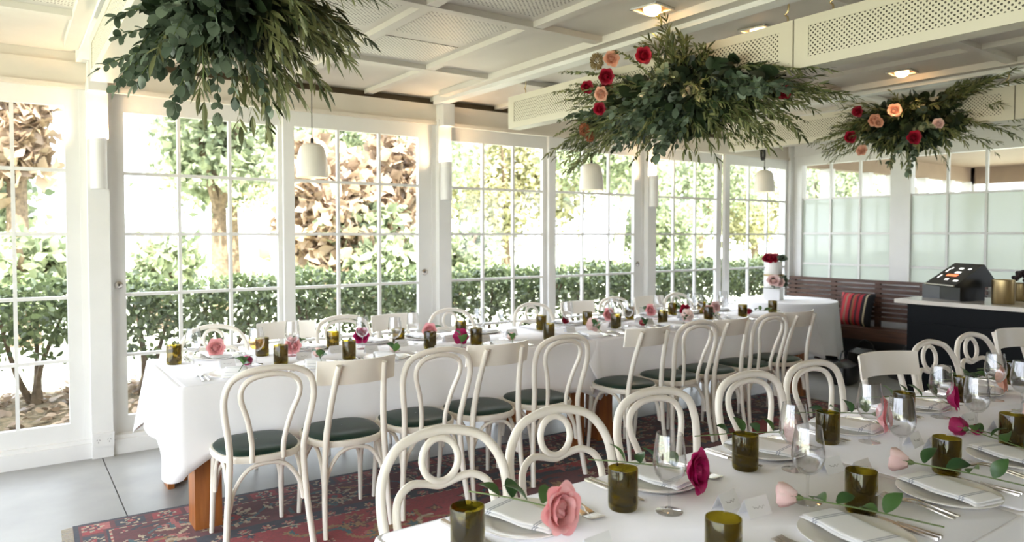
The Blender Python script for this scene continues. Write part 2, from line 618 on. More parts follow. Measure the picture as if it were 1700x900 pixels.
def end_window(num, ya, yb, cols, label):
    d = tag(obj('window_%d' % num, None), label, None, None, 'structure')
    h = 0.012
    cw = (yb - ya) / cols
    for i in range(1, cols):
        y = ya + cw * i
        G().box(EX - 0.02, EX + 0.015, y - h, y + h, WR[0], WR[4]).build('muntin', WHITE, d, False)
    for k in (1, 2, 3):
        G().box(EX - 0.018, EX + 0.015, ya, yb, WR[k] - h, WR[k] + h).build('muntin', WHITE, d, False)
    for i in range(cols):
        for k in range(4):
            a, b = ya + cw * i + h * (i > 0), ya + cw * (i + 1) - h * (i < cols - 1)
            c, e = WR[k] + h * (k > 0), WR[k + 1] - h * (k < 3)
            G().add([(EX, a, c), (EX, b, c), (EX, b, e), (EX, a, e)], [(0, 1, 2, 3)]).build('pane', PANE if k == 3 else FROST, d, False)


end_window(1, 4.258, 5.389, 3, 'frosted window above the slatted bench')
end_window(2, 1.75, 4.03, 6, 'wide frosted window behind the bar counter')
end_window(3, -0.75, 1.56, 6, 'frosted window beyond the right edge')

# the neighbouring enclosed terrace, seen dimly through the clear top panes
tr_ = tag(obj('wall_outer', None), 'enclosed terrace beyond the frosted windows', None, None, 'structure')
NX = 13.7
G().box(EX + 0.1, NX, -3, WY, -0.1, 0.0).build('terrace_floor', CONC, tr_, False)
G().box(EX + 0.06, NX, -3.2, 6.25, 2.64, 2.75).build('terrace_ceiling', mat('terrace_lining', (0.30, 0.21, 0.14), 0.7), tr_, False)
G().box(EX + 0.1, NX, WY - 0.03, WY + 0.12, 2.40, 2.64).build('terrace_lintel', MATS['terrace_lining'], tr_, False)
for x in (9.3, 10.3, 11.05, 12.0, 12.9, 13.6):
    G().box(x - 0.06, x + 0.06, WY - 0.05, WY + 0.1, 0, 2.40).build('terrace_post', WHITE, tr_, False)
for y in (5.55, 4.6, 3.6, 2.6, 1.6, 0.6, -0.4, -1.4, -2.4):
    G().box(NX - 0.1, NX, y - 0.08, y + 0.08, 0, 2.64).build('terrace_post', WHITE, tr_, False)
G().box(NX - 0.1, NX, -3, 5.6, 2.36, 2.64).build('terrace_beam', MATS['terrace_lining'], tr_, False)

# walls behind the camera
wr = tag(obj('wall_right', None), 'unseen tan wall behind the photographer', None, None, 'structure')
G().box(X0, EX + 0.1, Y0 - 0.15, Y0, 0, CZ + 0.03).build('wall_panel', mat('tan_wall_lining', (0.36, 0.32, 0.27), 0.6), wr, False)  # out of view; tan tone picked to limit light bounced into the room
wf = tag(obj('wall_front', None), 'open glazed side beyond the left of the picture', None, None, 'structure')
for y in (-2.9, -0.8, 1.3, 3.4, 5.5):
    G().box(X0 - 0.1, X0, y - 0.07, y + 0.07, 0, CZ).build('post', WHITE, wf, False)
G().box(X0 - 0.1, X0, -3, 5.6, 2.4, CZ).build('header', WHITE, wf, False)

# ------------------------------------------------------------------ ceiling fixtures: rails, baffles, lights
for n_, x in enumerate((0.44, 3.10, 5.73)):
    t = tag(obj('trim_%d' % (n_ + 1), None), 'white ceiling rail above a hanging baffle', None, None, 'structure')
    G().box(x - 0.05, x + 0.05, Y0, WY - 0.06, 2.628, CZ).build('rail_board', WHITE, t, False)
    G().box(x + 0.05, x + 0.062, Y0, WY - 0.06, 2.655, 2.668).build('rail_groove', BROWN, t, False)
    G().box(x - 0.13, x - 0.05, Y0, WY - 0.3, 2.655, CZ).build('rail_flange', CEIL, t, False)


def make_baffle(x, y1, units, ulen, label, zb=2.305, zt=2.545, lean=0):
    t = thing('acoustic_baffle', label, 'baffle', (x, y1, zb), 0, 'perforated baffles hung below the ceiling')
    T, h = 0.11, zt - zb
    for u in range(units):
        a, b = -ulen * (u + 1) + 0.004, -ulen * u - 0.004
        G().box(0, T, a, b, 0, 0.018).build('soffit_board', BAFF, t, False)
        for fx in (0.0, T - 0.014):
            G().box(fx, fx + 0.014, a, b, 0.018, 0.046).build('rail', BAFF, t, False)
            G().box(fx, fx + 0.014, a, b, h - 0.046, h).build('rail', BAFF, t, False)
            for c, d in ((a, a + 0.075), (b - 0.075, b)):
                G().box(fx, fx + 0.014, c, d, 0.046, h - 0.046).build('stile', BAFF, t, False)
            G().box(fx + 0.004, fx + 0.010, a + 0.075, b - 0.075, 0.046, h - 0.046).build('perforated_board', PERF_B, t, False)
        for c, d in ((a, a + 0.014), (b - 0.014, b)):
            G().box(0.014, T - 0.014, c, d, 0.018, h).build('end_cap', BAFF, t, False)
        for yy in (a + 0.05, b - 0.18):
            pth = [(T * 0.3, yy, h - 0.01), (T * 0.3, yy, h + 0.03), (T * 0.3, yy + 0.014, h + 0.045), (T * 0.3, yy, h + 0.06), (T * 0.3, yy - 0.004, 2.64 - zb)]
            G().tube(bez(pth, 4), 0.0045, 6).build('hook', BRASS, t)
    return t


make_baffle(0.385, 4.50, 2, 2.43, 'white hanging baffle above the left post', 2.33, 2.56)
make_baffle(3.15, 4.51, 2, 2.43, 'perforated white baffle running through the middle flower cloud')
make_baffle(5.78, 4.51, 2, 2.43, 'perforated white baffle behind the right flower cloud')

BULB = emis('warm_lamp', (1.0, 0.55, 0.22), 6.0)
GLOW = emis('sconce_lamp', (1.0, 0.72, 0.42), 12.0)


def make_downlight(x, y, label):
    t = thing('recessed_downlight', label, 'downlight', (x, y, CZ), R(8), 'warm recessed downlights')
    w = 0.085
    for a, b, c, d in ((-w, w, -w, -w + 0.012), (-w, w, w - 0.012, w), (-w, -w + 0.012, -w, w), (w - 0.012, w, -w, w)):
        G().box(a, b, c, d, -0.012, 0.0).build('bezel', WHITE, t, False)
    G().box(-w, w, -w, w, -0.004, 0.0).build('back_plate', BRASS, t, False)
    G().lathe([(0, -0.032), (0.036, -0.028), (0.045, -0.016), (0.047, -0.004)], 20).xf(Matrix.Rotation(R(14), 4, 'Y')).build('lamp', BULB, t)
    ld = bpy.data.lights.new('downlight_beam', 'SPOT')
    ld.energy = 1.5
    ld.color = (1.0, 0.72, 0.45)
    ld.spot_size = R(85)
    ld.spot_blend = 0.6
    ld.shadow_soft_size = 0.04
    lo = bpy.data.objects.new('downlight_beam', ld)
    COL.objects.link(lo)
    lo.parent = t
    lo.location = (0, 0, -0.05)
    return t


make_downlight(2.82, 2.70, 'square downlight left of the rail above the middle flowers')
make_downlight(3.62, 2.62, 'square downlight peeking over the middle baffle')
make_downlight(5.42, 2.68, 'square downlight between the middle and right flower clouds')
vt = thing('ceiling_vent', 'small grey slot vent in the ceiling beside the middle baffle', 'vent', (3.545, 4.49, CZ - 0.02))
G().box(-0.06, 0.06, -0.05, 0.05, -0.03, -0.016).build('frame', STEEL, vt, False)
for k in range(3):
    G().box(-0.05, 0.05, -0.035 + k * 0.028, -0.022 + k * 0.028, -0.034, -0.03).build('slat', INK, vt, False)


def make_sconce(x, label):
    t = thing('wall_sconce', label, 'wall lamp', (x, WY - 0.09, 1.80), 0, 'white tube sconces on the posts')
    n, v, f = 18, [], []
    r, hh = 0.048, 0.335
    g = G()
    prof = [(r, 0), (r, hh), (r - 0.004, hh), (r - 0.004, 0.02)]
    pts = [[(rr * math.cos(PI + PI * j / n), -0.022 + rr * 1.0 * math.sin(PI + PI * j / n), z) for j in range(n + 1)] for rr, z in prof]
    sh = g.grid(pts).build('shade', WHITE, t)
    G().box(-r, r, -0.024, 0.0, 0, hh).build('back_box', WHITE, t, False)
    G().lathe([(0, 0), (0.02, 0), (0.02, 0.05), (0, 0.06)], 12, (0, -0.046, hh - 0.075)).build('bulb', GLOW, sh)
    ld = bpy.data.lights.new('sconce_light', 'POINT')
    ld.energy = 1.6
    ld.color = (1.0, 0.70, 0.40)
    ld.shadow_soft_size = 0.02
    lo = bpy.data.objects.new('sconce_light', ld)
    COL.objects.link(lo)
    lo.parent = t
    lo.location = (0, -0.046, hh + 0.012)
    return t


make_sconce(0.507, 'lit white tube sconce on the leftmost post')
make_sconce(3.15, 'lit white tube sconce on the post left of centre')
make_sconce(5.73, 'lit white tube sconce on the post below the middle flowers')


def make_pendant(label, x, y, zb, coil=False, top=CZ - 0.035):
    t = thing('pendant_lamp', label, 'pendant lamp', (x, y, zb), 0, 'white dome pendant lamps')
    s = 1.0
    prof = [(0.112, 0.0), (0.113, 0.02), (0.108, 0.10), (0.098, 0.17), (0.084, 0.215), (0.060, 0.238), (0.02, 0.244), (0.0, 0.244)]
    inn = [(0.0, 0.232), (0.055, 0.226), (0.078, 0.205), (0.092, 0.165), (0.102, 0.10), (0.107, 0.02), (0.106, 0.0)]
    sh = G().lathe(inn + prof, 28).build('shade', PENDW, t)
    G().lathe([(0, 0.10), (0.022, 0.105), (0.03, 0.13), (0.02, 0.165), (0.014, 0.23)], 14).build('bulb', MATS.get('pendant_bulb') or emis('pendant_bulb', (1, .8, .55), 2.5), sh)
    G().lathe([(0.012, 0.243), (0.012, 0.275), (0.004, 0.285)], 10).build('cord_grip', CORD, t)
    if coil:
        G().tube([(0, 0, 0.28), (0, 0, top - zb)], 0.004, 6).build('cord', CORD, t)
        for q in range(3):
            a = np.linspace(0, 2 * PI, 20, endpoint=False)
            c = np.stack([0.05 * np.cos(a) - 0.02, 0.015 * np.cos(a) + 0.008 * q, 0.42 + 0.065 * np.sin(a)], 1)
            G().tube(c, 0.008, 6, True).build('cord_coil', CORD, t)
    else:
        G().tube([(0, 0, 0.28), (0, 0, top - zb)], 0.0035, 6).build('cord', CORD, t)
    return t


make_pendant('white dome pendant lamp hanging below the left flower cloud', 1.80, 5.03, 1.907)
make_pendant('white dome pendant lamp half behind the middle flower cloud', 4.40, 4.96, 1.905)
make_pendant('white dome pendant lamp with coiled black cord near the corner', 6.95, 4.93, 1.975, True)
make_pendant('pendant lamp seen through the frosted window top panes', 10.4, 5.0, 1.93, True, 2.63)
make_pendant('pendant lamp seen through the panes behind the bar', 10.4, 3.45, 1.93, True, 2.63)

# ------------------------------------------------------------------ chairs
RB = 0.0155


def seat_outline(n, a, b, k):
    """superellipse seat: half width a, half depth b, wider at the front"""
    th = np.linspace(0, 2 * PI, n, endpoint=False)
    c, s_ = np.cos(th), np.sin(th)
    x = a * np.sign(c) * np.abs(c) ** 0.75
    y = b * np.sign(s_) * np.abs(s_) ** 0.75
    x = x * (1 + k * y / b)
    return np.stack([x, y], 1)


def seat_parts(t):
    o = seat_outline(36, 0.200, 0.205, 0.05)
    g = G()
    rings = [(0.90, 0.428), (1.0, 0.430), (1.015, 0.445), (1.0, 0.460), (0.93, 0.462)]
    g.grid([[(p[0] * s, p[1] * s, z) for p in o] for s, z in rings], True)
    g.add([(p[0] * 0.90, p[1] * 0.90, 0.428) for p in o], [tuple(range(35, -1, -1))])
    sf = g.build('seat_frame', CHAIRW, t)
    g = G()
    rings = [(0.945, 0.458), (0.95, 0.466), (0.90, 0.476), (0.72, 0.484), (0.4, 0.488), (0.02, 0.489)]
    g.grid([[(p[0] * s, p[1] * s, z) for p in o] for s, z in rings], True).build('seat_pad', VINYL, sf)
    for sx in (-1, 1):
        pth = [(0.158 * sx, 0.150, 0.43), (0.162 * sx, 0.158, 0.40), (0.168 * sx, 0.168, 0.2), (0.174 * sx, 0.182, 0.0)]
        G().tube(bez(pth, 4), np.interp(np.arange(13), [0, 3.5, 4, 5, 12], [0.020, 0.021, 0.017, 0.0165, 0.0115]), 10).build('front_leg', CHAIRW, t)


def brace(t, p, q, zt=0.418, zl=0.215):
    p, q = np.array(p, float), np.array(q, float)
    pts = [(*p, zl), (*(p * 0.93 + q * 0.07), zl + 0.10), (*(p * 0.75 + q * 0.25), zt - 0.02), (*((p + q) / 2), zt), (*(p * 0.25 + q * 0.75), zt - 0.02), (*(p * 0.07 + q * 0.93), zl + 0.10), (*q, zl)]
    G().tube(bez(pts, 4), 0.0105, 8).build('brace', CHAIRW, t)


def under(t, bx):
    brace(t, (-bx, -0.185), (bx, -0.185))
    brace(t, (-0.163, 0.15), (0.163, 0.15))
    brace(t, (-bx, -0.175), (-0.163, 0.145))
    brace(t, (bx, -0.175), (0.163, 0.145))


def hoop(t, half, r, name, n=5):
    """mirror a half path (from foot to apex) into a full hoop"""
    h = [np.array(p, float) for p in half]
    full = h + [np.array((-p[0], p[1], p[2])) for p in h[::-1][1:]]
    G().tube(bez(full, n), r, 10).build(name, CHAIRW, t)


def chair_loop():
    t = thing('bentwood_chair', '', 'chair')
    seat_parts(t)
    hoop(t, [(-0.203, -0.235, 0.0), (-0.185, -0.205, 0.2), (-0.170, -0.195, 0.44), (-0.178, -0.212, 0.55), (-0.200, -0.238, 0.68), (-0.203, -0.252, 0.76), (-0.178, -0.264, 0.83), (-0.110, -0.274, 0.868), (0, -0.278, 0.880)], RB, 'back_hoop')
    hoop(t, [(-0.072, -0.196, 0.435), (-0.074, -0.206, 0.52), (-0.098, -0.232, 0.64), (-0.132, -0.255, 0.74), (-0.128, -0.266, 0.80), (-0.085, -0.273, 0.838), (0, -0.277, 0.852)], 0.0125, 'inner_hoop')
    under(t, 0.172)
    return t


def chair_ring():
    t = thing('bentwood_chair', '', 'chair')
    seat_parts(t)
    hoop(t, [(-0.203, -0.235, 0.0), (-0.188, -0.205, 0.2), (-0.183, -0.190, 0.44), (-0.200, -0.200, 0.56), (-0.213, -0.222, 0.68), (-0.200, -0.245, 0.77), (-0.150, -0.266, 0.84), (-0.078, -0.278, 0.868), (0, -0.282, 0.878)], RB, 'back_hoop')
    a = np.linspace(0, 2 * PI, 28, endpoint=False)
    G().tube(np.stack([0.062 * np.cos(a), -0.272 - 0.018 * np.sin(a) * 0.5, 0.788 + 0.066 * np.sin(a)], 1), 0.0115, 10, True).build('back_ring', CHAIRW, t)
    hoop(t, [(-0.150, -0.190, 0.44), (-0.158, -0.200, 0.54), (-0.166, -0.222, 0.65), (-0.150, -0.240, 0.705), (-0.105, -0.256, 0.730), (-0.055, -0.266, 0.722), (0, -0.270, 0.708)], 0.0125, 'lower_arch')
    under(t, 0.185)
    return t


def chair_panel():
    t = thing('panel_back_chair', '', 'chair')
    seat_parts(t)
    for s in (-1, 1):
        pth = [(0.172 * s, -0.235, 0.0), (0.165 * s, -0.205, 0.2), (0.155 * s, -0.195, 0.44), (0.142 * s, -0.215, 0.60), (0.125 * s, -0.262, 0.78), (0.118 * s, -0.290, 0.855)]
        G().tube(bez(pth, 5), np.interp(np.arange(26), [0, 12, 25], [0.013, 0.017, 0.0135]), 10).build('back_post', CHAIRW, t)
    g = G()
    n = 18
    rows = []
    for (z, dy) in ((0.755, 0.0), (0.76, -0.002), (0.82, -0.012), (0.872, -0.02), (0.876, -0.02)):
        rows.append((z, dy))
    front, back = [], []
    for z, dy in rows:
        fr, bk = [], []
        for j in range(n + 1):
            u = -1 + 2 * j / n
            x = 0.205 * u
            y = -0.272 + 0.065 * u * u + dy
            fr.append((x, y + 0.012, z))
            bk.append((x, y, z))
        front.append(fr)
        back.append(bk)
    loop = [[*f_, *b_[::-1]] for f_, b_ in zip(front, back)]
    g.grid(loop, True)
    m = 2 * (n + 1)
    cap = lambda row, flip: ([tuple(p) for p in row], [((j, j + 1, m - 2 - j, m - 1 - j) if not flip else (m - 1 - j, m - 2 - j, j + 1, j)) for j in range(n)])
    g.add(*cap(loop[0], False))
    g.add(*cap(loop[-1], True))
    g.build('back_panel', CHAIRW, t)
    under(t, 0.158)
    return t


CH = {'A': Maker(chair_loop), 'R': Maker(chair_ring), 'B': Maker(chair_panel)}
CN = {'A': 'loop back bentwood chair', 'R': 'ring back bentwood chair', 'B': 'panel back chair'}


def place_chair(kind, label, x, y, rz, group):
    return CH[kind].place(label, 'chair', (x, y, 0.009 if y < 4 and x < 5.4 else 0), rz, group)


near1 = list(zip('ABABABABAB', (0.985, 1.425, 1.86, 2.28, 2.715, 3.48, 3.93, 4.34, 4.78, 5.19)))
for i, (k, x) in enumerate(near1):
    place_chair(k, 'cream %s, %s from left on the aisle side of the window table' % (CN[k], ORD[i]), x, 3.57, R(random.uniform(-2, 2)), 'chairs on the aisle side of the window table')
far1 = list(zip('RBABRRBABR', (1.116, 1.60, 2.05, 2.47, 2.967, 3.816, 4.32, 4.83, 5.26, 5.71)))
for i, (k, x) in enumerate(far1):
    place_chair(k, 'cream %s, %s from left on the glass side of the window table' % (CN[k], ORD[i]), x, 4.835, PI + R(random.uniform(-4, 4)), 'chairs on the glass side of the window table')
far2 = list(zip('RRAAABRRB', (1.075, 1.535, 2.03, 2.61, 3.09, 3.66, 4.25, 4.78, 5.28)))
for i, (k, x) in enumerate(far2):
    place_chair(k, 'cream %s, %s from left along the foreground table' % (CN[k], ORD[i]), x, 1.665, PI + R((-4, -4, -3, -4, -4, -13, -6, -6, -12)[i]), 'chairs along the foreground table')

# ------------------------------------------------------------------ tables and cloths
TZ = 0.745


def l_leg(t, x, y, sx, sy):
    g = G().box(min(x, x + sx * 0.13), max(x, x + sx * 0.13), min(y, y + sy * 0.035), max(y, y + sy * 0.035), 0, TZ - 0.03)
    g.box(min(x, x + sx * 0.035), max(x, x + sx * 0.035), min(y + sy * 0.035, y + sy * 0.15), max(y + sy * 0.035, y + sy * 0.15), 0, TZ - 0.03)
    g.build('leg', WOOD, t, False)


def make_table(label, x0, x1, y0, y1, group, iy=0.02):
    t = thing('dining_table', label, 'table', ((x0 + x1) / 2, (y0 + y1) / 2, 0), 0, group)
    hx, hy = (x1 - x0) / 2, (y1 - y0) / 2
    G().box(-hx, hx, -hy, hy, TZ - 0.03, TZ).build('tabletop', WOOD, t, False)
    for sx in (-1, 1):
        for sy in (-1, 1):
            l_leg(t, sx * (hx - 0.06), sy * (hy - iy), -sx, -sy)
        G().box(sx * (hx - 0.09) - 0.015, sx * (hx - 0.09) + 0.015, -hy + 0.17, hy - 0.17, TZ - 0.11, TZ - 0.03).build('apron', WOOD, t, False)
    return t


make_table('wooden table under cloth, left half of the window run', 0.69, 3.39, 3.80, 4.73, 'dining tables')
make_table('wooden table under cloth, right half of the window run', 3.41, 6.11, 3.80, 4.73, 'dining tables')
make_table('wooden table under cloth, near half of the foreground run', 0.75, 3.28, 0.77, 1.62, 'dining tables', 0.22)
make_table('wooden table under cloth, far half of the foreground run', 3.30, 5.80, 0.77, 1.62, 'dining tables', 0.22)


def make_cloth(label, x0, x1, y0, y1, z, drop, sides, seed, flare=0.05, corner=0.11, cflare=0.10):
    """Draped cloth: flat top, hanging skirt with folds and lower corner points.
    sides = (left, right, front, back) drops scale."""
    rg = np.random.default_rng(seed)
    e = 0.006
    x0, x1, y0, y1 = x0 - e, x1 + e, y0 - e, y1 + e
    r = 0.025
    per, nor, ds, cn = [], [], [], []
    L = [(x0, y0, x1, y0, (0, -1), sides[2]), (x1, y0, x1, y1, (1, 0), sides[1]), (x1, y1, x0, y1, (0, 1), sides[3]), (x0, y1, x0, y0, (-1, 0), sides[0])]
    for q in range(4):
        ax, ay, bx, by, nn, sd = L[q]
        nxt = L[(q + 1) % 4]
        ln = math.hypot(bx - ax, by - ay)
        d = np.array([(bx - ax) / ln, (by - ay) / ln])
        k = max(8, int(ln / 0.035))
        for i in range(k + 1):
            s = r + (ln - 2 * r) * i / k
            per.append(np.array([ax, ay]) + d * s)
            nor.append(np.array(nn, float))
            cd = min(s, ln - s)
            ds.append(sd)
            cn.append(max(0.0, 1 - cd / 0.20) ** 1.2 * 0.80)
        c = np.array([bx, by]) - d * r + np.array(nxt[4]) * 0 + np.array([-nn[0], -nn[1]]) * r
        a0 = math.atan2(nn[1], nn[0])
        for i in range(1, 7):
            a = a0 + (PI / 2) * i / 7
            n2 = np.array([math.cos(a), math.sin(a)])
            per.append(c + n2 * r)
            nor.append(n2)
            ds.append(sd + (nxt[5] - sd) * i / 7)
            cn.append(0.80 + 0.20 * math.sin(PI * i / 7))
    per, nor, ds, cn = np.array(per), np.array(nor), np.array(ds), np.array(cn)
    m = len(per)
    arc = np.concatenate([[0], np.cumsum(np.linalg.norm(np.diff(per, axis=0), axis=1))])
    fold = np.zeros(m)
    for w, am in ((2.3, 0.5), (4.1, 0.35), (7.0, 0.2)):
        fold += am * np.sin(arc * w * 2 * PI / 1.6 + rg.uniform(0, 6))
    rows = []
    V = np.concatenate([np.array([0, 0.012, 0.05]), np.linspace(0.13, 1, 9)])
    for v in V:
        out = 0.003 + flare * v ** 1.1 + cflare * cn * v + 0.014 * fold * v * (1 - 0.6 * cn)
        dz = drop * ds * v + corner * cn * v ** 1.5 * np.minimum(ds, 1) + 0.004 * fold * v
        p = per + nor * (out[:, None] if v > 0 else 0.0)
        rows.append(np.column_stack([p, z - (dz if v > 0 else np.zeros(m))]))
    # a thin flat top: inner ring then the fan of quads
    gx = np.linspace(x0 + r, x1 - r, 30)
    g = G()
    cx_, cy_ = (x0 + x1) / 2, (y0 + y1) / 2
    inner = np.column_stack([cx_ + (per[:, 0] - cx_) * 0.985, cy_ + (per[:, 1] - cy_) * 0.985, np.full(m, z)])
    g.grid([inner] + rows, True)
    g.add(inner, [tuple(range(m))])
    o = g.build('tablecloth', CLOTH)
    md = o.modifiers.new('thickness', 'SOLIDIFY')
    md.thickness = 0.0015
    md.offset = 1
    return tag(o, label, 'tablecloth', 'white tablecloths')


TOP = 0.75
CT = TOP - 0.002
make_cloth('white cloth over the left half of the window table', 0.68, 3.40, 3.79, 4.74, CT, 0.33, (1.0, 0.12, 1.0, 0.9), 1, 0.055, 0.12, 0.03)
make_cloth('white cloth over the right half of the window table', 3.402, 6.12, 3.79, 4.74, CT, 0.33, (0.12, 0.9, 1.0, 0.9), 2, 0.04, 0.08, 0.06)
make_cloth('white cloth over the near part of the foreground table', 0.74, 2.21, 0.76, 1.63, CT, 0.33, (1.0, 0.1, 1.0, 1.0), 3, 0.03)
make_cloth('white cloth over the far part of the foreground table', 2.212, 5.81, 0.76, 1.63, CT + 0.001, 0.33, (0.1, 1.0, 1.0, 1.0), 4, 0.03, 0.05, 0.03)

# ------------------------------------------------------------------ tableware makers


def mk_tumbler():
    t = thing('tumbler', '', 'glass')
    prof = [(0.0, 0.010), (0.020, 0.009), (0.032, 0.0), (0.037, 0.001), (0.040, 0.006), (0.041, 0.02), (0.041, 0.110), (0.0403, 0.1125), (0.0392, 0.1125), (0.0385, 0.110), (0.0385, 0.018), (0.030, 0.013), (0.0, 0.020)]
    G().lathe(prof, 28).build('cup', TUMB, t)
    return t


def mk_wine():
    t = thing('wine_glass', '', 'wine glass')
    G().lathe([(0.0, 0.0), (0.036, 0.0), (0.0365, 0.0015), (0.02, 0.004), (0.006, 0.008), (0.004, 0.012)], 26).build('foot', WINE, t)
    G().lathe([(0.0042, 0.011), (0.0036, 0.03), (0.0036, 0.065), (0.006, 0.078)], 12).build('stem', WINE, t)
    prof = [(0.0, 0.079), (0.008, 0.078), (0.024, 0.086), (0.038, 0.104), (0.0445, 0.126), (0.0445, 0.146), (0.041, 0.175), (0.0365, 0.205), (0.0352, 0.214), (0.0343, 0.214), (0.0356, 0.204), (0.040, 0.174), (0.0433, 0.145), (0.0433, 0.127), (0.037, 0.106), (0.022, 0.089), (0.0, 0.084)]
    G().lathe(prof, 30).build('bowl', WINE, t)
    return t


def mk_flute():
    t = mk_wine()
    t.name = 'sparkling_wine_glass'
    G().lathe([(0.0, 0.0845), (0.020, 0.089), (0.035, 0.106), (0.0415, 0.127), (0.0415, 0.150), (0.0, 0.150)], 24).build('wine', WATER, t)
    return t


def mk_plate():
    t = thing('plate', '', 'plate')
    prof = [(0.0, 0.004), (0.085, 0.004), (0.095, 0.008), (0.130, 0.013), (0.1345, 0.013), (0.1350, 0.0115), (0.128, 0.006), (0.090, 0.0), (0.0, 0.0)]
    G().lathe(prof, 40).build('dish', CHINA, t)
    return t


def napkin_mat():
    m, nt, p, out = new_mat('striped_napkin_linen')
    tc = node(nt, 'ShaderNodeTexCoord')
    sp = node(nt, 'ShaderNodeSeparateXYZ')
    nt.links.new(tc.outputs['Object'], sp.inputs[0])
    ab = node(nt, 'ShaderNodeMath', operation='ABSOLUTE')
    nt.links.new(sp.outputs[1], ab.inputs[0])
    cr = node(nt, 'ShaderNodeValToRGB')
    cr.color_ramp.interpolation = 'CONSTANT'
    w, b = (0.84, 0.84, 0.85, 1), (0.34, 0.36, 0.42, 1)
    el = cr.color_ramp.elements
    el[0].color = w
    el[1].position = 0.070
    el[1].color = b
    for pos, c in ((0.0735, w), (0.078, b), (0.0815, w)):
        e = el.new(pos)
        e.color = c
    nt.links.new(ab.outputs[0], cr.inputs['Fac'])
    nt.links.new(cr.outputs['Color'], p.inputs['Base Color'])
    p.inputs['Roughness'].default_value = 0.9
    return m


NAPK = napkin_mat()


def mk_napkin():
    t = thing('napkin', '', 'napkin')
    rg = np.random.default_rng(5)
    for lay, (w, l, z, th) in enumerate(((0.060, 0.122, 0.0, 0.007), (0.056, 0.117, 0.0075, 0.006))):
        pts = []
        n = 14
        for i in range(13):
            y = -l + 2 * l * i / 12
            ring = []
            for j in range(n):
                a = 2 * PI * j / n
                cxx = w * np.sign(math.cos(a)) * abs(math.cos(a)) ** 0.35
                zz = th * (0.5 + 0.5 * np.sign(math.sin(a)) * abs(math.sin(a)) ** 0.6)
                ring.append((cxx + 0.003 * math.sin(i * 0.9 + lay), y + 0.002 * math.sin(j), z + zz * (1 if 0 < i < 12 else 0.6) + 0.002 * math.sin(i * 0.7)))
            pts.append(ring)
        g = G().grid(pts, True)
        g.add(pts[0], [tuple(range(n))])
        g.add(pts[-1], [tuple(range(n - 1, -1, -1))])
        g.build('fold', NAPK, t)
    return t


def blade_strip(prof, th):
    """prof: list of (y, halfwidth, z) -> a flat bar with thickness th"""
    g = G()
    rings = []
    for y, w, z in prof:
        rings.append([(-w, y, z), (w, y, z), (w * 0.8, y, z + th), (-w * 0.8, y, z + th)])
    g.grid(rings, True)
    g.add(rings[0], [(0, 1, 2, 3)])
    g.add(rings[-1], [(3, 2, 1, 0)])
    return g


def mk_fork():
    t = thing('fork', '', 'fork')
    blade_strip([(-0.105, 0.0055, 0.001), (-0.095, 0.0065, 0.001), (-0.05, 0.0045, 0.006), (0.0, 0.0032, 0.012), (0.025, 0.004, 0.009), (0.04, 0.010, 0.003), (0.055, 0.012, 0.001)], 0.003).build('handle', STEEL, t)
    for k in range(4):
        x = -0.009 + 0.006 * k
        g = blade_strip([(0.053, 0.002, 0.001), (0.08, 0.0017, 0.002), (0.098, 0.0012, 0.006)], 0.0022)
        g.xf(Matrix.Translation((x, 0, 0))).build('tine', STEEL, t)
    return t


def mk_knife():
    t = thing('knife', '', 'knife')
    blade_strip([(-0.115, 0.006, 0.0), (-0.11, 0.008, 0.0), (-0.05, 0.0065, 0.0), (-0.005, 0.005, 0.0)], 0.006).build('handle', STEEL, t)
    blade_strip([(-0.006, 0.005, 0.001), (0.01, 0.009, 0.001), (0.08, 0.0095, 0.001), (0.105, 0.005, 0.001), (0.112, 0.001, 0.001)], 0.0018).build('blade', STEEL, t)
    return t


def mk_card():
    t = thing('place_card', '', 'card')
    a, w, h = 0.022, 0.042, 0.045
    g = G().add([(-w, -a, 0), (w, -a, 0), (w, 0, h), (-w, 0, h), (-w, a, 0), (w, a, 0)], [(0, 1, 2, 3), (3, 2, 5, 4)])
    o = g.build('folded_card', CARD, t, False)
    md = o.modifiers.new('thickness', 'SOLIDIFY')
    md.thickness = 0.0006
    for s in (-1, 1):
        xs_ = np.linspace(-0.022, 0.022, 46)
        k = 0.45 + 0.05 * np.sin(xs_ * 420) * (1 + 0.5 * np.sin(xs_ * 130)) + (np.abs(xs_ + 0.02) < 0.003) * 0.12
        pth = np.stack([xs_ * s * -1, s * (a * (1 - k)) + s * 0.0008, h * k], 1)
        G().tube(pth, 0.0005, 4).build('script_line', INK, t, False)
    return t


MK = {k: Maker(f) for k, f in dict(tumbler=mk_tumbler, wine=mk_wine, flute=mk_flute, plate=mk_plate, napkin=mk_napkin, fork=mk_fork, knife=mk_knife, card=mk_card).items()}

# ------------------------------------------------------------------ roses


def rose_leaf_mesh(name='leaf'):
    L, W = 0.048, 0.017
    pts = []
    for i in range(7):
        u = i / 6
        w = W * math.sin(PI * min(1, u * 0.95 + 0.04)) ** 0.8 * (1 - 0.3 * u)
        z = 0.006 * math.sin(u * 3)
        pts.append([(L * u, -w, z + w * 0.35), (L * u, 0, z), (L * u, w, z + w * 0.35)])
    return G().grid(pts).mesh(name, RLEAF)


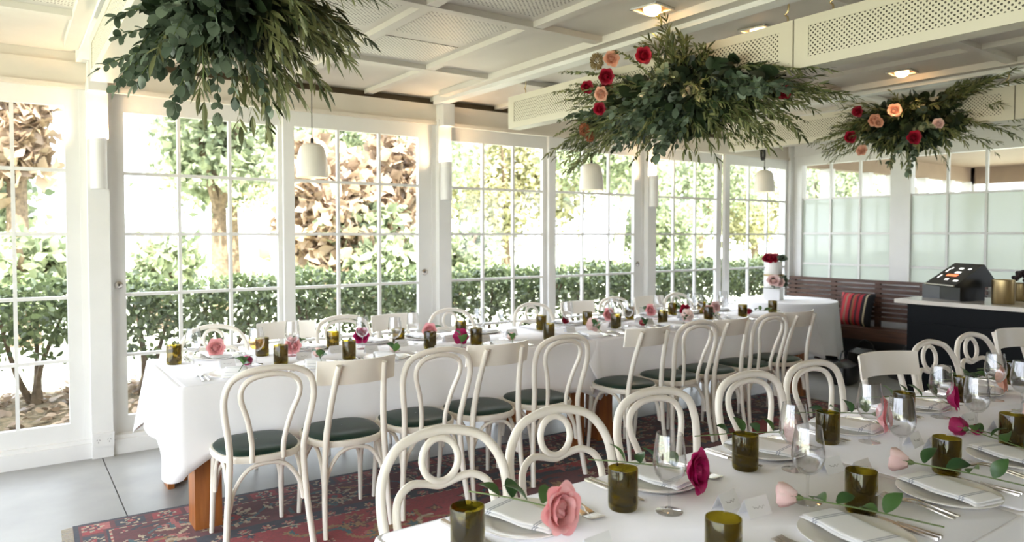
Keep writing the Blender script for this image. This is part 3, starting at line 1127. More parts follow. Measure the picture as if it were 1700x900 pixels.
def petal_mesh(m, size, curl):
    pts = []
    for i in range(6):
        u = i / 5
        w = size * (0.25 + 0.75 * math.sin(PI * 0.5 * min(1, u * 1.25))) * (1 if u < 0.8 else 1 - (u - 0.8) * 1.4)
        row = []
        for j in range(5):
            v = -1 + j / 2
            x = w * v * 0.95
            y = 0.55 * size * v * v * (1 - 0.25 * u) - 0.35 * size * math.sin(PI * u) - curl * max(0, u - 0.6) ** 1.3 * size * 3.2
            z = size * 1.75 * u - 0.12 * size * v * v * u - curl * max(0, u - 0.75) ** 2 * size * 4
            row.append((x, y, z))
        pts.append(row)
    return G().grid(pts).mesh('petal', m)


ROSE_MATS = {}


def rose_mat(name, col, col2):
    m = leaf_mat(name, col, col2, 0.25, 0.55)
    return m


ROSE_COL = {
    'pink': rose_mat('pink_petal', (0.86, 0.50, 0.50), (0.82, 0.36, 0.38)),
    'pale': rose_mat('pale_pink_petal', (0.84, 0.66, 0.62), (0.80, 0.56, 0.54)),
    'magenta': rose_mat('magenta_petal', (0.52, 0.008, 0.14), (0.34, 0.004, 0.08)),
    'red': rose_mat('crimson_petal', (0.42, 0.004, 0.035), (0.25, 0.003, 0.02)),
    'peach': rose_mat('peach_petal', (0.82, 0.50, 0.38), (0.72, 0.38, 0.27)),
}
CNAME = {'pink': 'pink', 'pale': 'pale blush', 'magenta': 'magenta', 'red': 'crimson', 'peach': 'peach'}
PET = {c: [petal_mesh(m, 0.017, 0.1), petal_mesh(m, 0.022, 0.4), petal_mesh(m, 0.026, 0.8)] for c, m in ROSE_COL.items()}
PETV = {c: [np.array([v.co[:] for v in me.vertices]) for me in l] for c, l in PET.items()}
BLOOM_CACHE = {}
RLM = rose_leaf_mesh()


def petal_list(bud, seed, s=1.0):
    """(layer, matrix) of every petal, flower axis +Z, base at origin"""
    rg = random.Random(seed)
    out = []
    rings = [(3, 0, 0.002, -14), (4, 0, 0.006, -8), (5, 1, 0.011, -2), (4, 1, 0.014, 5)] if bud else [(3, 0, 0.002, -12), (4, 0, 0.006, -4), (5, 0, 0.010, 4), (5, 1, 0.012, 14), (6, 2, 0.013, 20), (6, 2, 0.013, 34)]
    a0 = 0
    for n, lay, rad, tilt in rings:
        a0 += 0.7
        for k in range(n):
            a = a0 + 2 * PI * k / n + rg.uniform(-.12, .12)
            M = Matrix.Rotation(a, 4, 'Z') @ Matrix.Translation((0, -rad, 0)) @ Matrix.Rotation(R(tilt + rg.uniform(-5, 5)), 4, 'X') @ Matrix.Scale(s * rg.uniform(0.92, 1.08), 4)
            out.append((lay, M))
    return out


def bloom_mesh(col, bud, seed):
    key = (col, bud, seed)
    if key not in BLOOM_CACHE:
        g = G()
        for lay, M in petal_list(bud, seed):
            me = PET[col][lay]
            v = np.array([x.co[:] for x in me.vertices])
            Mn = np.array(M)
            g.add(v @ Mn[:3, :3].T + Mn[:3, 3], [tuple(p.vertices) for p in me.polygons])
        BLOOM_CACHE[key] = g.mesh('bloom', ROSE_COL[col])
    return BLOOM_CACHE[key]


def make_rose(label, head, tail, col, bud, detail, group, leaves_=3, size=1.0, rest=None):
    """head/tail: world points; lies along the line"""
    h, e = Vector(head), Vector(tail)
    seed = len(label) % 5 + 1 if detail else 2
    for _ in range(3):          # lift the head until its outer petals rest on what lies below
        d = (h - e).normalized()
        q = d.to_track_quat('Z', 'X').to_matrix().to_4x4()
        base = Matrix.Translation(-d * 0.012) @ q @ Matrix.Scale(size, 4)
        zs = []
        for lay, M in petal_list(bud, seed):
            A = np.array(base @ M)
            zs.append((PETV[col][lay] @ A[2, :3]).min() + A[2, 3])
        if rest is not None:
            h.z = rest - min(zs)
    t = thing('rose', label, 'rose', h, 0, group)
    if detail:
        for lay, M in petal_list(bud, seed):
            o = obj('petal', PET[col][lay], t)
            o.matrix_local = base @ M
    else:
        o = obj('bloom', bloom_mesh(col, bud, 2), t)
        o.matrix_local = base
    mid = (h + e) / 2 + Vector((0, 0, 0.004)) - h
    G().tube(bez([(-d * 0.012)[:], mid[:], (e - h)[:]], 5), 0.0022, 6).build('stem', STEMG, t)
    stem_o = [c for c in t.children if c.name.startswith('stem')][0]
    g = G()
    for k in range(5):
        a = 2 * PI * k / 5
        g.add([(0.004 * math.cos(a + .6), 0.004 * math.sin(a + .6), -0.004), (0.004 * math.cos(a - .6), 0.004 * math.sin(a - .6), -0.004), (0.019 * math.cos(a), 0.019 * math.sin(a), 0.012)], [(0, 1, 2)])
    g.lathe([(0.003, -0.012), (0.007, -0.004), (0.006, 0.004)], 8)
    o = g.build('calyx', STEMG, t)
    o.matrix_local = base
    rg = random.Random(str(label))
    for k in range(leaves_):
        u = 0.15 + 0.16 * k
        p = (e - h) * u + Vector((0, 0, 0.006))
        a = math.atan2(-d.y, -d.x) + (0.75 if k % 2 else -0.75) + rg.uniform(-.4, .4)
        o = obj('leaf', RLM, stem_o)
        o.matrix_local = Matrix.Translation(p) @ Matrix.Rotation(a, 4, 'Z') @ Matrix.Rotation(R(rg.uniform(-55, -5)), 4, 'Y') @ Matrix.Rotation(R(rg.uniform(-40, 40)), 4, 'X') @ Matrix.Scale(rg.uniform(1.1, 1.55), 4)
    return t


# ------------------------------------------------------------------ foreground table settings
PL = TOP
GT2 = 'foreground table settings'


def lay_setting(table, side, idx, px, py, tum, wine, rose, detail, card=None, stuff=True, flute=False):
    """side: +1 diner faces +y (sits at low y), -1 diner faces -y"""
    s = side
    sd = {('foreground', 1): 'near side', ('foreground', -1): 'far side', ('window', 1): 'aisle side', ('window', -1): 'glass side'}[(table, side)]
    w = '%s table, %s, %s from left' % (table, sd, ORD[idx])
    g = '%s of the %s table' % (sd, table)
    rz = 0 if s > 0 else PI
    if stuff:
        MK['plate'].place('round cream plate on the ' + w, 'plate', (px, py, PL), 0, 'plates, ' + g)
        MK['napkin'].place('folded striped white napkin on the ' + w, 'napkin', (px, py, PL + 0.013), rz + R(random.uniform(-10, 4) - 12 * s), 'napkins, ' + g)
        for k in (0, 1):
            MK['fork'].place('%s fork on the %s' % (('outer', 'inner')[k] + ' steel', w), 'fork', (px - s * (0.178 - 0.024 * k), py + s * 0.01, PL), rz + R(random.uniform(-2, 2)), 'forks, ' + g)
            MK['knife'].place('%s knife on the %s' % (('outer', 'inner')[k] + ' steel', w), 'knife', (px + s * (0.172 - 0.022 * k), py - s * 0.01, PL), rz + R(random.uniform(-2, 2)), 'knives, ' + g)
    if tum:
        MK['tumbler'].place('olive green glass tumbler on the ' + w, 'glass', (tum[0], tum[1], PL), random.uniform(0, 6), 'tumblers, ' + g)
    if wine:
        MK['flute' if flute else 'wine'].place(('wine glass with amber drink on the ' if flute else 'empty stemmed wine glass on the ') + w, 'wine glass', (wine[0], wine[1], PL), 0, 'wine glasses, ' + g)
    if card:
        MK['card'].place('folded white name card on the ' + w, 'card', (card[0], card[1], PL), R(card[2]), 'name cards, ' + g)
    if rose:
        col, bud, hx, hy, tx, ty = rose
        zz = PL + 0.050
        make_rose('%s rose %son the %s' % (CNAME[col], 'bud ' if bud else '', w), (hx, hy, PL + (0.054 if table == 'foreground' else 0.048)), (tx, ty, zz - 0.016), col, bud, detail, 'roses, ' + g, 4, (1.35 if bud else 1.28) if table == 'foreground' else 1.1, PL + (0.017 if math.hypot(hx - px, hy - py) < 0.185 else 0.002))


# far side of the foreground table
lay_setting('foreground', -1, 0, 1.093, 1.49, (0.872, 1.415), None, ('pink', False, 1.085, 1.345, 1.04, 1.68), True, (1.12, 1.24, 4))
lay_setting('foreground', -1, 1, 1.60, 1.51, (1.365, 1.405), (1.45, 1.315), ('magenta', False, 1.585, 1.35, 1.50, 1.70), True, (1.60, 1.245, 8))
lay_setting('foreground', -1, 2, 2.128, 1.50, (1.917, 1.42), (2.035, 1.325), ('pale', False, 2.16, 1.43, 1.98, 1.68), True, (2.12, 1.25, -5))
lay_setting('foreground', -1, 3, 2.632, 1.49, (2.40, 1.428), (2.53, 1.345), ('pink', False, 2.655, 1.372, 2.56, 1.68), True, (2.62, 1.235, 4))
lay_setting('foreground', -1, 4, 3.20, 1.50, (2.95, 1.43), (3.11, 1.36), ('magenta', False, 3.19, 1.36, 3.05, 1.66), True, (3.09, 1.25, -4))
lay_setting('foreground', -1, 5, 3.73, 1.50, (3.49, 1.44), (3.63, 1.36), ('peach', False, 3.77, 1.40, 3.68, 1.66), True, (3.70, 1.25, 4))
lay_setting('foreground', -1, 6, 4.27, 1.50, (4.10, 1.45), (4.18, 1.36), ('pink', False, 4.27, 1.38, 4.2, 1.66), False, None)
# near side of the foreground table
lay_setting('foreground', 1, 0, 1.13, 0.94, (1.308, 1.025), None, None, True, (1.13, 1.10, 2), False)
lay_setting('foreground', 1, 1, 1.70, 0.935, (1.875, 1.017), (1.82, 1.14), ('pale', True, 1.70, 1.11, 1.86, 0.80), True, (1.63, 1.175, -6))
lay_setting('foreground', 1, 2, 2.205, 0.94, (2.40, 1.030), (2.405, 1.173), ('pale', True, 2.245, 1.085, 2.36, 0.74), True, (2.17, 1.18, 0))
lay_setting('foreground', 1, 3, 2.72, 0.96, (2.905, 1.032), (2.972, 1.174), ('magenta', True, 2.86, 1.175, 2.68, 0.80), True, (2.635, 1.175, 5))
make_rose('small magenta rosebud beside the larger one, foreground table near side', (2.935, 1.15, PL + 0.045), (2.78, 0.99, PL + 0.045), 'magenta', True, True, 'roses, near side of the foreground table', 1, 0.75, PL + 0.002)
lay_setting('foreground', 1, 4, 3.25, 0.96, (3.42, 1.03), (3.50, 1.21), ('pale', True, 3.28, 1.09, 3.36, 0.8), False, (3.09, 1.145, 0))
lay_setting('foreground', 1, 5, 3.78, 0.96, (3.95, 1.03), (4.03, 1.19), None, False, None)

# ice and lemon in the nearest drink
lm = thing('lemon_drink', 'lemon wedge and ice floating in the leftmost near tumbler', 'drink', (0.872, 1.415, PL + 0.02))
G().lathe([(0, 0.0), (0.038, 0.0), (0.038, 0.066), (0, 0.066)], 24).build('drink', thin_glass('lemon_water', (0.80, 0.80, 0.42), 0.8), lm)
LEM = mat('lemon_flesh', (0.62, 0.60, 0.12), 0.4, var=0.1)
for k, (dx, dy, a) in enumerate(((0.012, 0.008, 0.5), (-0.012, -0.006, 1.8))):
    G().lathe([(0, -0.004), (0.017, -0.004), (0.019, 0), (0.017, 0.004), (0, 0.004)], 16).xf(Matrix.Translation((dx, dy, 0.058)) @ Matrix.Rotation(a, 4, 'Z') @ Matrix.Rotation(0.9, 4, 'X')).build('lemon_slice', LEM, lm)

# window table settings
nx = (0.985, 1.425, 1.86, 2.28, 2.715, 3.50, 3.95, 4.36, 4.80, 5.21)
ntum = [(1.28, 4.12), (1.67, 4.06), (2.255, 4.12), (2.60, 4.10), (3.15, 4.0), (3.955, 4.16), (4.47, 4.14), (5.04, 4.13), (5.45, 4.08), (6.0, 4.15)]
nrose = [('magenta', True, 1.10, 4.16, 0.98, 3.86), ('pale', True, 1.50, 4.11, 1.42, 3.84), ('pale', True, 1.99, 4.10, 1.86, 3.84), ('magenta', False, 2.50, 4.14, 2.34, 3.86), ('pale', True, 2.88, 4.08, 2.72, 3.84),
         ('pale', False, 3.66, 4.10, 3.52, 3.84), ('red', True, 4.22, 4.12, 4.0, 3.86), ('pale', False, 4.75, 4.12, 4.40, 3.86), ('pink', False, 5.16, 4.22, 4.85, 3.86), ('red', True, 5.66, 4.15, 5.9, 4.0)]
for i in range(10):
    lay_setting('window', 1, i, nx[i], 3.955, ntum[i], (nx[i] + 0.18, 4.20) if i in (0, 2, 4, 6, 8) else None, nrose[i], False, (nx[i] + 0.02, 4.21, random.uniform(-8, 8)), True, i == 0)
fx = (1.03, 1.60, 2.06, 2.43, 2.967, 3.80, 4.30, 4.83, 5.26, 5.71)
ftum = [(0.778, 4.48), (1.278, 4.48), (1.739, 4.50), (2.16, 4.39), (2.715, 4.49), (3.428, 4.45), (3.90, 4.44), (4.47, 4.53), (5.04, 4.55), (5.377, 4.49)]
frose = [('pink', False, 1.02, 4.53, 1.06, 4.70), ('pink', False, 1.452, 4.42, 1.6, 4.68), ('magenta', False, 1.94, 4.50, 2.02, 4.70), None, ('pink', False, 2.49, 4.55, 2.62, 4.70),
         ('red', True, 3.73, 4.53, 3.8, 4.70), ('pink', False, 4.17, 4.48, 4.25, 4.70), ('pink', False, 4.72, 4.52, 4.8, 4.70), ('red', False, 5.06, 4.42, 5.2, 4.68), ('pale', False, 5.52, 4.45, 5.65, 4.68)]
for i in range(10):
    lay_setting('window', -1, i, fx[i], 4.585, ftum[i], (fx[i] - 0.17, 4.37), frose[i], False, (fx[i] + 0.09, 4.33, random.uniform(-8, 8)))

# ------------------------------------------------------------------ rug


def make_rug():
    x0, x1, y0, y1 = 0.0, 5.7, -2.95, 0.0
    st = 0.0115
    nxr, nyr = int((x1 - x0) / st), int((y1 - y0) / st)
    gx, gy = np.meshgrid(np.linspace(x0, x1, nxr + 1), np.linspace(y0, y1, nyr + 1), indexing='ij')
    cx_ = (gx[:-1, :-1] + gx[1:, 1:]) / 2
    cy_ = (gy[:-1, :-1] + gy[1:, 1:]) / 2
    rgn = np.random.default_rng(3)
    dl, dr, db, dt = cx_ - x0, x1 - cx_, cy_ - y0, y1 - cy_
    d = np.minimum(np.minimum(dl, dr), np.minimum(db, dt))
    along = np.where(np.minimum(db, dt) < np.minimum(dl, dr), cx_, cy_)
    red, dred, navy, cream, pink, teal, gold = [np.array(c) for c in ((.30, .012, .016), (.11, .006, .009), (.012, .014, .030), (.46, .36, .24), (.40, .10, .09), (.035, .10, .115), (.30, .16, .05))]
    col = np.zeros(cx_.shape + (3,))
    col[:] = red

    def put(mask, c):
        col[mask] = c

    def rosette(m, s, t, per, rad, cs, petals):
        u = (s / per - np.floor(s / per) - 0.5) * per
        r_ = np.hypot(u, t)
        th = np.arctan2(t, u)
        pr_ = rad * (0.72 + 0.28 * np.cos(petals * th))
        put(m & (r_ < pr_), cs[0])
        put(m & (r_ < pr_ * 0.72), cs[1])
        put(m & (r_ < rad * 0.34), cs[2])
        put(m & (r_ < rad * 0.14), cs[3])
    b1 = (d >= 0.02) & (d < 0.14)
    put(d < 0.02, navy)
    put(b1, dred)
    k = np.floor(along / 0.17).astype(int)
    sq = b1 & (np.abs(along / 0.17 - k - 0.5) < 0.42) & (np.abs(d - 0.08) < 0.05)
    put(sq & (k % 3 == 0), pink)
    put(sq & (k % 3 == 1), navy)
    put(sq & (k % 3 == 2), red)
    rosette(b1, along, d - 0.08, 0.17, 0.052, (cream, navy, red, cream), 6)
    put((d >= 0.14) & (d < 0.155), navy)
    put((d >= 0.155) & (d < 0.165) & ((along * 40).astype(int) % 2 == 0), cream)
    b2 = (d >= 0.165) & (d < 0.50)
    put(b2, dred)
    vine = np.abs(d - 0.335 - 0.10 * np.sin(along * 2 * PI / 0.56)) < 0.012
    put(b2 & vine, teal)
    rosette(b2, along + 0.14, d - 0.335, 0.56, 0.135, (cream, navy, red, teal), 12)
    rosette(b2, along + 0.42, d - 0.27, 0.56, 0.062, (pink, cream, dred, gold), 8)
    rosette(b2, along + 0.42, d - 0.42, 0.28, 0.035, (gold, cream, red, navy), 5)
    rosette(b2, along + 0.0, d - 0.21, 0.14, 0.018, (cream, pink, red, red), 5)
    put((d >= 0.50) & (d < 0.515), navy)
    b3 = (d >= 0.515) & (d < 0.60)
    put(b3, navy)
    rosette(b3, along, d - 0.557, 0.11, 0.034, (pink, cream, red, gold), 6)
    put((d >= 0.60) & (d < 0.612) & ((along * 36).astype(int) % 2 == 0), cream)
    fld = d >= 0.612
    put(fld, red)
    rr = np.sqrt(((cx_ - 3.05) / 1.75) ** 2 + ((cy_ + 1.27) / 0.62) ** 2)
    put(fld & (rr < 1.0 + 0.06 * np.cos(np.arctan2(cy_ + 1.27, (cx_ - 3.05) * .4) * 16)), navy)
    put(fld & (rr < 0.9 + 0.05 * np.cos(np.arctan2(cy_ + 1.27, (cx_ - 3.05) * .4) * 16)), dred)
    put(fld & (rr < 0.45), teal)
    for s_ in range(420):
        px, py = rgn.uniform(0.62, 5.5), rgn.uniform(-1.95, -0.62)
        rad = rgn.uniform(0.02, 0.075)
        r_ = np.hypot(cx_ - px, cy_ - py)
        m = r_ < rad * 1.4
        if not m.any():
            continue
        th = np.arctan2(cy_ - py, cx_ - px)
        pr_ = rad * (0.7 + 0.3 * np.cos(rgn.integers(4, 9) * th + s_))
        cc = [cream, pink, teal, gold, navy, dred]
        put(m & (r_ < pr_), cc[rgn.integers(0, 6)])
        put(m & (r_ < pr_ * .6), cc[rgn.integers(0, 6)])
    for s_ in range(60):
        px, py, a = rgn.uniform(0.7, 5.4), rgn.uniform(-1.9, -0.65), rgn.uniform(0, PI)
        u = (cx_ - px) * math.cos(a) + (cy_ - py) * math.sin(a)
        v = -(cx_ - px) * math.sin(a) + (cy_ - py) * math.cos(a)
        put((np.abs(u) < 0.16) & (np.abs(v - 0.05 * np.sin(u * 20)) < 0.014), [teal, navy, cream, gold][s_ % 4])
    # leaf shapes in the wide border
    for s_ in range(150):
        px = rgn.uniform(0.2, 5.9)
        py = -rgn.uniform(0.18, 0.49)
        a = rgn.uniform(0, PI)
        u = (cx_ - px) * math.cos(a) + (cy_ - py) * math.sin(a)
        v = -(cx_ - px) * math.sin(a) + (cy_ - py) * math.cos(a)
        put(b2 & ((u / 0.05) ** 2 + (v / 0.013) ** 2 < 1), [cream, pink, teal, gold, navy][s_ % 5])
    col *= rgn.uniform(0.6, 0.9, col.shape[:2])[..., None]
    z = 0.008 + rgn.uniform(0, 0.0012, gx.shape)
    V = np.stack([gx, gy, z], -1).reshape(-1, 3)
    idx = np.arange((nxr + 1) * (nyr + 1)).reshape(nxr + 1, nyr + 1)
    F = np.stack([idx[:-1, :-1], idx[1:, :-1], idx[1:, 1:], idx[:-1, 1:]], -1).reshape(-1, 4)
    me = bpy.data.meshes.new('pile')
    me.vertices.add(len(V))
    me.vertices.foreach_set('co', V.ravel())
    me.loops.add(F.size)
    me.loops.foreach_set('vertex_index', F.ravel())
    me.polygons.add(len(F))
    me.polygons.foreach_set('loop_start', np.arange(0, F.size, 4))
    me.polygons.foreach_set('loop_total', np.full(len(F), 4))
    me.update()
    at = me.color_attributes.new('weave', 'FLOAT_COLOR', 'CORNER')
    c4 = np.concatenate([col.reshape(-1, 3), np.ones((len(F), 1))], 1)
    at.data.foreach_set('color', np.repeat(c4, 4, axis=0).ravel())
    m, nt, p, out = new_mat('woven_wool')
    va = node(nt, 'ShaderNodeVertexColor')
    va.layer_name = 'weave'
    nt.links.new(va.outputs['Color'], p.inputs['Base Color'])
    p.inputs['Roughness'].default_value = 0.95
    p.inputs['Sheen Weight'].default_value = 0.15
    me.materials.append(m)
    t = thing('persian_rug', 'red and navy patterned Persian rug on the concrete aisle floor', 'rug', (0.25, 4.24, 0.0), R(-1.6))
    obj('pile', me, t)
    G().box(x0, x1, y0, y1, 0.0, 0.007).build('backing', mat('rug_backing', (.12, .02, .02), .95), t, False)
    g = G()
    for k in range(170):
        yy = y0 + (y1 - y0) * (k + .5) / 170
        for sx, xx in ((-1, x0), (1, x1)):
            g.tube([(xx, yy, 0.006), (xx + sx * 0.05, yy + random.uniform(-.006, .006), 0.002)], 0.002, 4)
    tag(g.build('fringe', mat('rug_fringe', (.55, .48, .38), .9), t), kind='stuff')
    return t


make_rug()

# ------------------------------------------------------------------ leaves and hanging flower clouds


def leaf_mesh(name, L, W, m, fold=0.25, seg=5, tip=1.0):
    pts = []
    for i in range(seg + 1):
        u = i / seg
        w = W * (math.sin(PI * min(1.0, 0.04 + u * 0.96)) ** tip)
        pts.append([(L * u, -w, w * fold - 0.10 * L * u * u), (L * u, 0, -0.10 * L * u * u), (L * u, w, w * fold - 0.10 * L * u * u)])
    return G().grid(pts).mesh(name, m)


LM_EUC = leaf_mesh('eucalyptus_leaf', 0.060, 0.021, EUC, 0.18, 6, 0.6)
LM_OLI = leaf_mesh('olive_leaf', 0.080, 0.0075, OLIVE, 0.3, 4, 0.8)
LM_SML = leaf_mesh('small_leaf', 0.038, 0.009, OLIVE, 0.2, 4, 0.7)


def merge_leaves(me, mats):
    v = np.array([x.co[:] for x in me.vertices])
    f = np.array([p.vertices[:] for p in me.polygons])
    M = np.array(mats)
    V = np.einsum('nij,kj->nki', M[:, :3, :3], v) + M[:, None, :3, 3]
    F = f[None] + (np.arange(len(M)) * len(v))[:, None, None]
    return V.reshape(-1, 3), F.reshape(-1, f.shape[1])


def fast_mesh(name, V, F, m):
    me = bpy.data.meshes.new(name)
    k = F.shape[1]
    me.vertices.add(len(V))
    me.vertices.foreach_set('co', V.ravel())
    me.loops.add(F.size)
    me.loops.foreach_set('vertex_index', F.ravel())
    me.polygons.add(len(F))
    me.polygons.foreach_set('loop_start', np.arange(0, F.size, k))
    me.polygons.foreach_set('loop_total', np.full(len(F), k))
    me.polygons.foreach_set('use_smooth', np.ones(len(F), bool))
    me.materials.append(m)
    me.update()
    return me


def rot_to(d, roll):
    d = Vector(d).normalized()
    return (d.to_track_quat('X', 'Z').to_matrix().to_4x4()) @ Matrix.Rotation(roll, 4, 'X')


def spray(rg, start, tip, droop, kind, step, scale=1.0):
    """one leafy branch from start to tip: path and leaf matrices"""
    s, e = Vector(start), Vector(tip)
    mid = (s + e) / 2 + Vector((0, 0, droop))
    n = 14
    path = [s * ((1 - t) ** 2) + mid * (2 * t * (1 - t)) + e * (t * t) for t in [i_ / (n - 1) for i_ in range(n)]]
    L = sum((path[i + 1] - path[i]).length for i in range(n - 1))
    out = []
    k = max(3, int(L / step))
    for i in range(k + 1):
        t = 0.15 + 0.85 * i / k
        p = ((1 - t) ** 2) * s + 2 * t * (1 - t) * mid + t * t * e
        d = (2 * (1 - t) * (mid - s) + 2 * t * (e - mid)).normalized()
        side = d.cross(Vector((rg.uniform(-1, 1), rg.uniform(-1, 1), rg.uniform(-1, 1)))).normalized()
        for sg in (-1, 1):
            spread = rg.uniform(0.7, 1.3) if kind == 'euc' else rg.uniform(0.35, 0.8)
            dd = d + side * sg * spread + Vector((0, 0, -0.12))
            sc = scale * rg.uniform(0.75, 1.2) * (1.0 - 0.35 * t)
            out.append(Matrix.Translation(p) @ rot_to(dd, rg.uniform(-1.2, 1.2)) @ Matrix.Scale(sc, 4))
    out.append(Matrix.Translation(e) @ rot_to((e - mid), 0) @ Matrix.Scale(scale, 4))
    return path, out


CAMP = Vector((0, 0, 1.5))


def flower_cloud(label, center, radii, seed, branches, blooms, indiv, cones=(), osc=1.0):
    c = Vector(center)
    t = thing('hanging_flower_cloud', label, 'flower arrangement', c, 0, 'flower clouds hung from the baffles')
    rg = random.Random(seed)
    L = {'euc': [], 'oli': [], 'sml': []}
    stems = G()
    for (kind, tip, droop, n, jit) in branches:
        for _ in range(n):
            tp = Vector(tip) + Vector((rg.gauss(0, jit), rg.gauss(0, jit), rg.gauss(0, jit * 0.7)))
            st = Vector((tp.x * 0.25 + rg.gauss(0, .05), tp.y * 0.25 + rg.gauss(0, .08), tp.z * 0.2 + rg.gauss(0, .04)))
            path, ms = spray(rg, st, tp, droop, kind, {'euc': 0.030, 'oli': 0.030, 'sml': 0.022}[kind], rg.uniform(0.85, 1.15) * (osc if kind == 'oli' else 1))
            L[kind] += ms
            stems.tube([p[:] for p in path[::2]], 0.0022, 4)
    stems.build('stems', STEMG, t)
    # dark inner mass of short leaves
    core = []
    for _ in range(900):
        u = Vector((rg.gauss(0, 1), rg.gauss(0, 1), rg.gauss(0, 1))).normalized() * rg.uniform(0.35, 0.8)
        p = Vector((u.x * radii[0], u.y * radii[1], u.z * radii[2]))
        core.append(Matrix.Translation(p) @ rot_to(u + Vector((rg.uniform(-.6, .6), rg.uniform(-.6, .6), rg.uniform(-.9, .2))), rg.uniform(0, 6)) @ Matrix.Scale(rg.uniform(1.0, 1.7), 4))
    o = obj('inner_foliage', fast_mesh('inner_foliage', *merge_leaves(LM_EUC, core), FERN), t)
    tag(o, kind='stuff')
    for kind, me, m in (('euc', LM_EUC, EUC), ('oli', LM_OLI, OLIVE), ('sml', LM_SML, OLIVE)):
        ms = L[kind]
        if not ms:
            continue
        # the leaves that show most: nearest the viewer and furthest out of the mass
        key = lambda M: (c + M.translation - CAMP).length - 0.9 * M.translation.length
        ms.sort(key=key)
        k = min(indiv, len(ms))
        for M in ms[:k]:
            o = obj('leaf', me, t)
            o.matrix_local = M
        if len(ms) > k:
            o = obj('small_foliage', fast_mesh('small_foliage', *merge_leaves(me, ms[k:]), m), t)
            tag(o, kind='stuff')
    for (col, p, sz) in blooms:
        p = Vector(p)
        d = (CAMP - (c + p)).normalized() + Vector((rg.uniform(-.4, .4), rg.uniform(-.4, .4), rg.uniform(-.2, .4)))
        q = d.to_track_quat('Z', 'X').to_matrix().to_4x4()
        fl = obj('rose_bloom', bloom_mesh(col, False, rg.randint(1, 3)), t)
        fl.matrix_local = Matrix.Translation(p) @ q @ Matrix.Scale(sz * 0.8, 4)
    for (p, sz, cm) in cones:
        g = G()
        for _ in range(160):
            u = Vector((rg.gauss(0, 1), rg.gauss(0, 1), rg.gauss(0, 1))).normalized()
            a = u * 0.6 * sz
            b = u * sz * rg.uniform(.85, 1.1)
            g.tube([a[:], b[:]], [0.0022, 0.0035], 4)
        g.xf(Matrix.Translation(p) @ Matrix.Scale(1.25, 4, (0, 0, 1))).build('seed_head', cm, t)
    # wire that ties it to the baffle
    G().tube([(0, 0, -0.05), (0, 0, 0.35)], 0.003, 5).build('hanging_wire', CORD, t)
    return t


TAN = mat('tan_seed_head', (0.36, 0.27, 0.13), 0.9, var=0.3)
RUST = mat('rust_seed_head', (0.40, 0.13, 0.06), 0.9, var=0.3)

# left: around the left baffle, close to the camera
bl = []
for tip, n in (((-0.30, 0.0, -0.06), 6), ((-0.24, 0.2, -0.24), 7), ((-0.10, 0.1, -0.26), 7), ((-0.16, -0.2, -0.18), 7), ((0.02, -0.1, -0.22), 5), ((-0.34, 0.05, -0.30), 4), ((-0.25, 0.25, 0.05), 6), ((0.02, 0.15, -0.36), 3), ((-0.2, -0.3, 0.05), 6), ((-0.1, -0.25, -0.1), 7), ((-0.05, 0.3, 0.0), 4)):
    bl.append(('euc', tip, 0.06, n, 0.07))
for tip, n in (((0.42, 0.0, -0.10), 9), ((0.34, 0.1, -0.22), 9), ((0.30, -0.15, -0.12), 9), ((0.46, 0.1, 0.0), 8), ((0.22, 0.2, -0.28), 8), ((0.40, -0.25, 0.02), 8), ((0.14, -0.2, -0.14), 8), ((-0.08, 0.1, -0.34), 3), ((0.25, 0.35, 0.05), 7), ((0.30, 0.30, -0.36), 4), ((0.12, -0.25, 0.05), 7)):
    bl.append(('oli', tip, 0.10, n, 0.07))
flower_cloud('large eucalyptus and olive flower cloud hanging at the upper left', (0.66, 2.75, 2.36), (0.26, 0.34, 0.18), 11, bl,
             [('red', (-0.10, -0.14, -0.04), 1.0), ('red', (0.26, -0.12, 0.04), 1.0), ('red', (-0.05, -0.16, 0.02), .9), ('peach', (-0.13, -0.10, -0.13), 0.5), ('peach', (-0.06, -0.08, -0.16), 0.5)], 290, (), 1.3)

# middle: strung along the middle baffle (along y)
bm_ = []
for tip, n in (((0.0, 1.0, -0.24), 10), ((-0.1, 0.85, -0.05), 8), ((-0.1, 0.70, 0.12), 8), ((-0.05, 0.85, 0.18), 6), ((-0.15, 0.50, -0.18), 9), ((-0.1, 0.35, 0.34), 6), ((-0.15, 0.0, 0.30), 7), ((-0.15, -0.15, 0.18), 8), ((-0.1, -0.40, -0.20), 10), ((-0.1, -0.60, -0.26), 10), ((0, -0.78, -0.14), 9), ((0.1, -0.80, -0.02), 8), ((-0.1, -0.15, -0.30), 8), ((-0.2, 0.2, -0.2), 8), ((-0.2, -0.25, -0.05), 10), ((0.2, 0.5, -0.2), 6), ((0.2, -0.4, -0.25), 6), ((-0.05, 0.95, -0.12), 6)):
    bm_.append(('oli' if n > 6 else 'sml', tip, 0.06, n + 2, 0.08))
for tip, n in (((-0.25, 0.15, -0.24), 6), ((-0.28, 0.05, -0.05), 6), ((-0.22, -0.05, -0.30), 5), ((-0.28, -0.10, 0.06), 5), ((-0.2, 0.3, -0.14), 5), ((-0.2, -0.75, -0.1), 3), ((-0.1, 0.7, 0.0), 3)):
    bm_.append(('euc', tip, 0.04, n + 2, 0.06))
